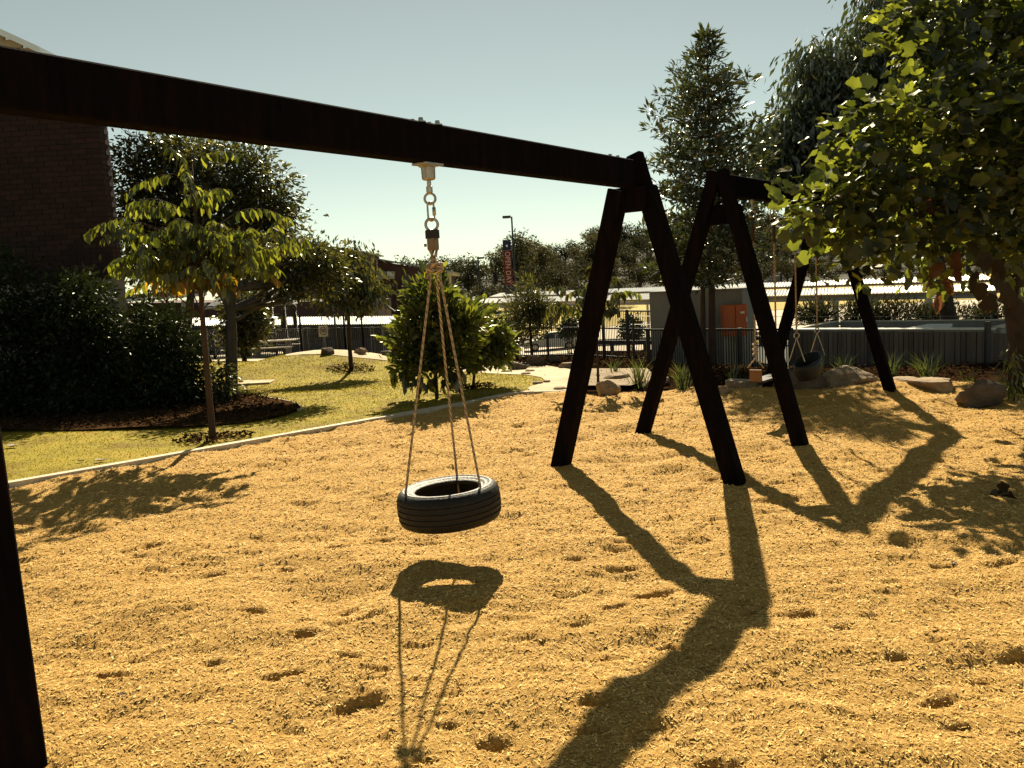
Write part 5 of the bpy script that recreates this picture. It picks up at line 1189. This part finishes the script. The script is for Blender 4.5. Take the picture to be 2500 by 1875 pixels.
b = MB(); b.add([(xc - .10, bt[1] - .01, ez - .02), (xc - .07, bt[1] - .01, ez - .13), (xc, bt[1] - .01, ez - .19), (xc + .07, bt[1] - .01, ez - .13), (xc + .10, bt[1] - .01, ez - .02), (xc, bt[1] - .01, ez + .02)], [(0, 1, 2, 3, 4, 5)])
b.part('emblem', M['white'], root)
b = MB()
for s_ in (-1, 1): b.tube([np.array([xc + s_ * .03, bt[1] - .01, ez + .02]), np.array([xc + s_ * .10, bt[1] - .01, ez + .12]), np.array([xc + s_ * .12, bt[1] - .01, ez + .22])], .014, 5)
b.part('emblem_horns', M['bangrey'], root)

# ------------------------------------------------------------------ parked car
Yc = 69.6; cfr = V(1279, 858, Yc); zg = cfr[2]; Lc = 4.5; x0c = cfr[0]
root = thing('parked_car', 'silver hatchback parked side-on in the car park beyond the fence', 'car', (x0c + Lc / 2, Yc, zg))
sect = [(-.80, .0), (-.82, .18), (-.83, .42), (-.80, .62), (-.74, .74)]
side_low = [(0.02, .32), (0.0, .52), (.10, .70), (.55, .82), (1.15, .92), (1.32, .96), (3.9, 1.0), (4.38, .98), (4.47, .80), (4.50, .5), (4.42, .30)]
def carloft(prof, w0, w1, wr, nm, m):
    b = MB(); n_ = len(prof); vs = []
    for s_, k in ((-1, 1.), (1, 1.)):
        for (x_, z_) in prof: wv_ = w0 + (w1 - w0) * max(0, min(1, (z_ - wr[0]) / (wr[1] - wr[0]))); vs.append((x0c + x_, Yc + s_ * wv_, zg + z_))
    fs = [tuple(range(n_)), tuple(range(2 * n_ - 1, n_ - 1, -1))] + [((i + 1) % n_, i, n_ + i, n_ + (i + 1) % n_) for i in range(n_)]
    b.add(vs, fs); return b.part(nm, m, root)
arch = lambda c_: [(c_ + .36 * math.cos(w), .30 + .36 * math.sin(w)) for w in np.linspace(0, math.pi, 9)]
low = [(4.42, .24)] + arch(3.62)[:] + arch(.92)[:] + [(.04, .24)]
prof_c = side_low + [q for q in low]
bd = carloft(prof_c, .86, .80, (.5, 1.0), 'body', M['car'])
carloft([(1.25, .95), (1.95, 1.36), (2.25, 1.44), (3.3, 1.46), (3.95, 1.38), (4.36, 1.0)], .79, .62, (.95, 1.45), 'cabin', M['glass'])
carloft([(1.92, 1.37), (2.25, 1.462), (3.3, 1.482), (3.98, 1.395), (3.9, 1.365), (3.3, 1.44), (2.3, 1.425)], .67, .60, (1.3, 1.5), 'roof', M['car'])
for xa, xb, za, zb_ in ((2.55, 2.63, .96, 1.44), (3.45, 3.55, .97, 1.43)):
    for s_ in (-1,):
        b = MB(); b.obox((x0c + (xa + xb) / 2, Yc - .715, zg + (za + zb_) / 2), (.04, 0, 0), (0, .012, 0), (0, .08, (zb_ - za) / 2)); b.part('pillar', M['car'], root)
for cxx in (.92, 3.62):
    for s_ in (-1, 1):
        yw_ = Yc + s_ * .76; b = MB(); b.lathe([(.0, -.1), (.2, -.1), (.31, -.09), (.325, -.05), (.325, .05), (.31, .09), (.2, .1), (0, .1)], 20, (0, 0, 0)); b.v = [(x0c + cxx + p_[0], yw_ + p_[2], zg + .325 + p_[1]) for p_ in b.v]; wh = b.part('wheel', M['carblack'], root)
        if s_ < 0:
            b = MB(); b.lathe([(0, .0), (.19, .01), (.2, .03)], 14); b.v = [(x0c + cxx + p_[0], yw_ - .105 - .02 + p_[2], zg + .325 + p_[1]) for p_ in b.v]; put('rim', b.mesh('rim', root.location), M['steel'], wh)
b = MB(); b.box((x0c + 1.5, Yc - .97, zg + .95), (x0c + 1.66, Yc - .84, zg + 1.07)); b.part('mirror', M['car'], root)
b = MB(); b.box((x0c + .03, Yc - .80, zg + .58), (x0c + .28, Yc - .62, zg + .70)); b.part('headlight', M['white'], root)

# ------------------------------------------------------------------ far trees on the hill
def gum_proto(kind, seed):
    r_ = np.random.default_rng(seed); nb_ = {'round': 5, 'open': 9, 'wide': 7}[kind]; bl = []
    for i in range(nb_):
        a = r_.uniform(0, 6.28); rad = r_.uniform(.2, {'round': .9, 'open': 2.0, 'wide': 2.3}[kind]); z_ = {'round': r_.uniform(3.2, 5.6), 'open': r_.uniform(4.2, 8.5), 'wide': r_.uniform(3.6, 6)}[kind]
        s_ = {'round': r_.uniform(1.3, 2.1), 'open': r_.uniform(.8, 1.3), 'wide': r_.uniform(1.2, 1.8)}[kind]; bl.append((np.array([math.cos(a) * rad, math.sin(a) * rad, z_]), np.array([s_, s_, s_ * .8])))
    global rng; rng = np.random.default_rng(seed + 50)
    cl, cd = clusters(bl, 70, .55); pos, d, nrm, sz = leaves_in(cl, cd, 26, {'round': .42, 'open': .36, 'wide': .45}[kind], .34, 'rand', .35)
    crown = leafmesh('crown', 'diamond', pos, d, nrm, sz, (0, 0, 0)); crown.materials.append(M['leaf_gum_pale' if kind == 'open' else 'leaf_gum'])
    b = MB(); b.tube([(0, 0, -1.5), (.1, 0, 1.5), (0, .1, 3.6), (.05, 0, 5.5)], [.22, .18, .13, .05], 7)
    for c_, _ in bl: b.tube([(0, 0, 2.6), (c_[0] * .5, c_[1] * .5, c_[2] - 1.1), tuple(c_)], [.1, .07, .03], 5, False)
    tr = b.mesh('trunk', smooth=True); tr.materials.append(M['trunkg']); return crown, tr
PR = [gum_proto('round', 1), gum_proto('wide', 2), gum_proto('open', 3), gum_proto('round', 4), gum_proto('wide', 5), gum_proto('open', 6)]
LAB = {0: 'dense rounded dark tree in the belt of bush on the far hill', 1: 'broad spreading dark tree in the belt of bush on the far hill', 2: 'open airy pale gum tree in the belt of bush on the far hill'}
def far_tree(px, pytop, Y, k, sc=None, label=None, w=1.0):
    row_ = 'along the skyline' if Y > 200 else 'in the upper row' if Y > 172 else 'in the middle row' if Y > 151 else 'in the lower row' if Y > 130 else 'at the foot'
    loc_ = 'behind the banner and lamps' if px < 1350 else 'behind the long swing set' if px < 1660 else 'behind the pointed tree' if px < 1950 else 'behind the big-leaved tree'
    lab_ = ('dense rounded tree', 'broad spreading tree', 'open airy gum tree')[k % 3] + ' ' + row_ + ' of the hill, ' + loc_
    t = V(px, pytop, Y); z0 = float(T(t[0], t[1])); h = t[2] - z0; H0 = {0: 6.9, 1: 6.9, 2: 9.0}[k % 3]
    s_ = max(h, 2.5) / H0; s_w = s_ * w
    root = thing('gum_tree', label or lab_, 'tree', (t[0], t[1], z0), None if label else lab_.replace(' tree ', ' trees ', 1))
    for nm, me in (('crown', PR[k][0]), ('trunk', PR[k][1])):
        o = bpy.data.objects.new(nm, me); COL.objects.link(o); o.parent = root
    root.scale = (s_w, s_w, s_); root.rotation_euler = (0, 0, random.uniform(0, 6.28))
random.seed(11)
line = [(300, 730), (700, 700), (900, 640), (1000, 640), (1100, 620), (1140, 640), (1200, 655), (1260, 592), (1300, 582), (1360, 602), (1400, 580), (1440, 560), (1500, 550), (1600, 545), (1700, 530), (1800, 525), (1880, 515), (1940, 530), (2000, 545), (2150, 540), (2300, 530), (2560, 520)]
lx = [a_[0] for a_ in line]; ly = [a_[1] for a_ in line]
for (Y, dy, step) in ((215, 2, 34), (185, 24, 42), (160, 50, 48), (142, 74, 56)):
    px = 1010 + random.uniform(0, 20)
    while px < 2600:
        top = np.interp(px, lx, ly) + dy * (1 + .3 * (px > 1500)) + random.uniform(-6, 12); far_tree(px, top, Y + random.uniform(-6, 6), random.choice((0, 1, 1, 3, 4, 3, 2)), w=random.uniform(1.1, 1.6)); px += step * random.uniform(.7, 1.25)
far_tree(1250, 560, 150, 2, label='tallest open gum tree standing behind the open day banner', w=1.15)
far_tree(1205, 612, 152, 5, label='pale gum tree between the two lamp posts', w=1.1)
far_tree(1320, 598, 150, 5, label='feathery gum tree right of the banner post')
far_tree(1440, 566, 158, 2, label='feathery gum tree against the sky left of the swing leg', w=1.2)
far_tree(1140, 624, 140, 0, label='large round dark tree left of the shorter lamp', w=1.25)
far_tree(1005, 627, 130, 3, label='round dark tree rising behind the sloping brick hall roof', w=1.25)
far_tree(895, 622, 135, 0, label='round treetop peeping over the cream panel of the brick hall', w=1.1)
far_tree(1355, 645, 120, 3, label='domed bronze-topped tree low on the far hillside', w=1.3)
far_tree(1175, 690, 112, 0, w=1.5); far_tree(1230, 690, 112, 4, w=1.5); far_tree(1420, 680, 112, 3, w=1.6); far_tree(1500, 680, 112, 1, w=1.5)
for px in range(1560, 2600, 60): far_tree(px, 640 + random.uniform(-12, 12), 118, random.choice((0, 1, 3, 4)), w=1.5)

# ------------------------------------------------------------------ small things on the ground
def dry_leaf(label, p, s_, m, curl=.5, yaw=0.):
    n_ = 7; b = MB(); vs = []
    for i in range(n_):
        t = i / (n_ - 1); w_ = .32 * math.sin(math.pi * min(1, t * 1.05)) * (1 + .25 * math.sin(9 * t)) + .02
        for s2 in (-1, 0, 1): vs.append(((t - .5), s2 * w_, curl * (t - .5) ** 2 * 1.2 + abs(s2) * w_ * curl * 1.1 + .01 * math.sin(7 * t + s2)))
    vs = [(p[0] + s_ * (x_ * math.cos(yaw) - y_ * math.sin(yaw)), p[1] + s_ * (x_ * math.sin(yaw) + y_ * math.cos(yaw)), p[2] + s_ * z_ + .004) for x_, y_, z_ in vs]
    fs = []
    for i in range(n_ - 1):
        for j in range(2): a = i * 3 + j; fs.append((a, a + 1, a + 4, a + 3))
    b.add(vs, fs); b.top('dry_leaf', M[m], p, True, label=label, cat='dry leaf', group='dry leaves on the ground')
c = np.array([3.17, 5.52, float(Hm(3.17, 5.52)) + .02]); root = thing('crumpled_leaf', 'dark crumpled curled leaf lying on the wood chips at the right', 'dry leaf', c)
def crl(cc, s_, yaw, pit, m):
    n_ = 8; b = MB(); vs = []
    rot = Matrix.Rotation(yaw, 3, 'Z') @ Matrix.Rotation(pit, 3, 'Y')
    for i in range(n_):
        t = i / (n_ - 1); w_ = .36 * math.sin(math.pi * (.1 + .85 * t)) * (1 + .3 * math.sin(12 * t))
        for j in range(5):
            u_ = (j - 2) / 2; a_ = u_ * 1.1; q = Vector(((t - .5), w_ * math.sin(a_), w_ * (1 - math.cos(a_)) * 1.1 + .25 * (t - .5) ** 2 + .03 * math.sin(8 * t + 3 * u_))); q = rot @ q; vs.append(tuple(np.array(cc) + s_ * np.array(q)))
    fs = [(i * 5 + j, i * 5 + j + 1, i * 5 + j + 6, i * 5 + j + 5) for i in range(n_ - 1) for j in range(4)]
    b.add(vs, fs); b.part('lobe', M[m], root, True)
crl(c + np.array([-.01, 0, .02]), .13, 2.6, .1, 'stoned'); crl(c + np.array([.035, .02, .055]), .11, 1.2, -1.0, 'bark'); crl(c + np.array([.05, 0, .01]), .12, -.5, .3, 'bark')
for px, py, s_, lab, m in ((30, 1096, .16, 'pale curled bark piece on the lawn near the left frame edge', 'kerb'), (247, 1131, .12, 'pale stick-like leaf on the lawn by the kerb', 'kerb'), (198, 1132, .08, 'small tan leaf on the lawn left of the stick-like one', 'sand'), (60, 1086, .08, 'small tan leaf above the pale bark piece', 'sand')):
    p = G(px, py); p[2] += .02; dry_leaf(lab, p, s_, m, .5, random.uniform(-.4, .4))
for i in range(26):
    x_ = random.uniform(-6, 1); y_ = random.uniform(float(yF(x_)) + .4, 19)
    if abs(x_) < .62 * y_: dry_leaf('small fallen leaf lying on the lawn', np.array([x_, y_, float(T(x_, y_)) + .03]), random.uniform(.03, .06), random.choice(('kerb', 'sand', 'bark')), .6, random.uniform(0, 6))
for px, py in ((1840, 1490), (985, 1655), (1180, 1262), (640, 1380), (560, 1775), (2330, 1370), (1205, 1135), (1500, 1480), (1700, 1760), (300, 1700)):
    p = G(px, py); p[2] = float(Hm(p[0], p[1])) - .001; dry_leaf('small dark fallen leaf lying on the wood chips', p, random.uniform(.035, .055), 'stoned', .3, random.uniform(0, 6))
# mulch rings round the young trunks
for px, py, r_, lab in ((520, 1076, .45, 'ring_young'), (858, 903, .5, 'ring_sap'), (1152, 948, .4, 'ring_b')):
    c = G(px, py); v_ = []
    scatter('trunk_litter', [(c[0] + r_ * math.cos(w), c[1] + r_ * .8 * math.sin(w)) for w in np.linspace(0, 6.28, 14)[:-1]], 350, M['bark'], .03, .05, .02)
bpy.context.view_layer.update()
print('objects', len(bpy.data.objects), 'tris', sum(sum(max(1, len(p.vertices) - 2) for p in m_.polygons) for m_ in bpy.data.meshes if m_.users and len(m_.polygons) < 5000))
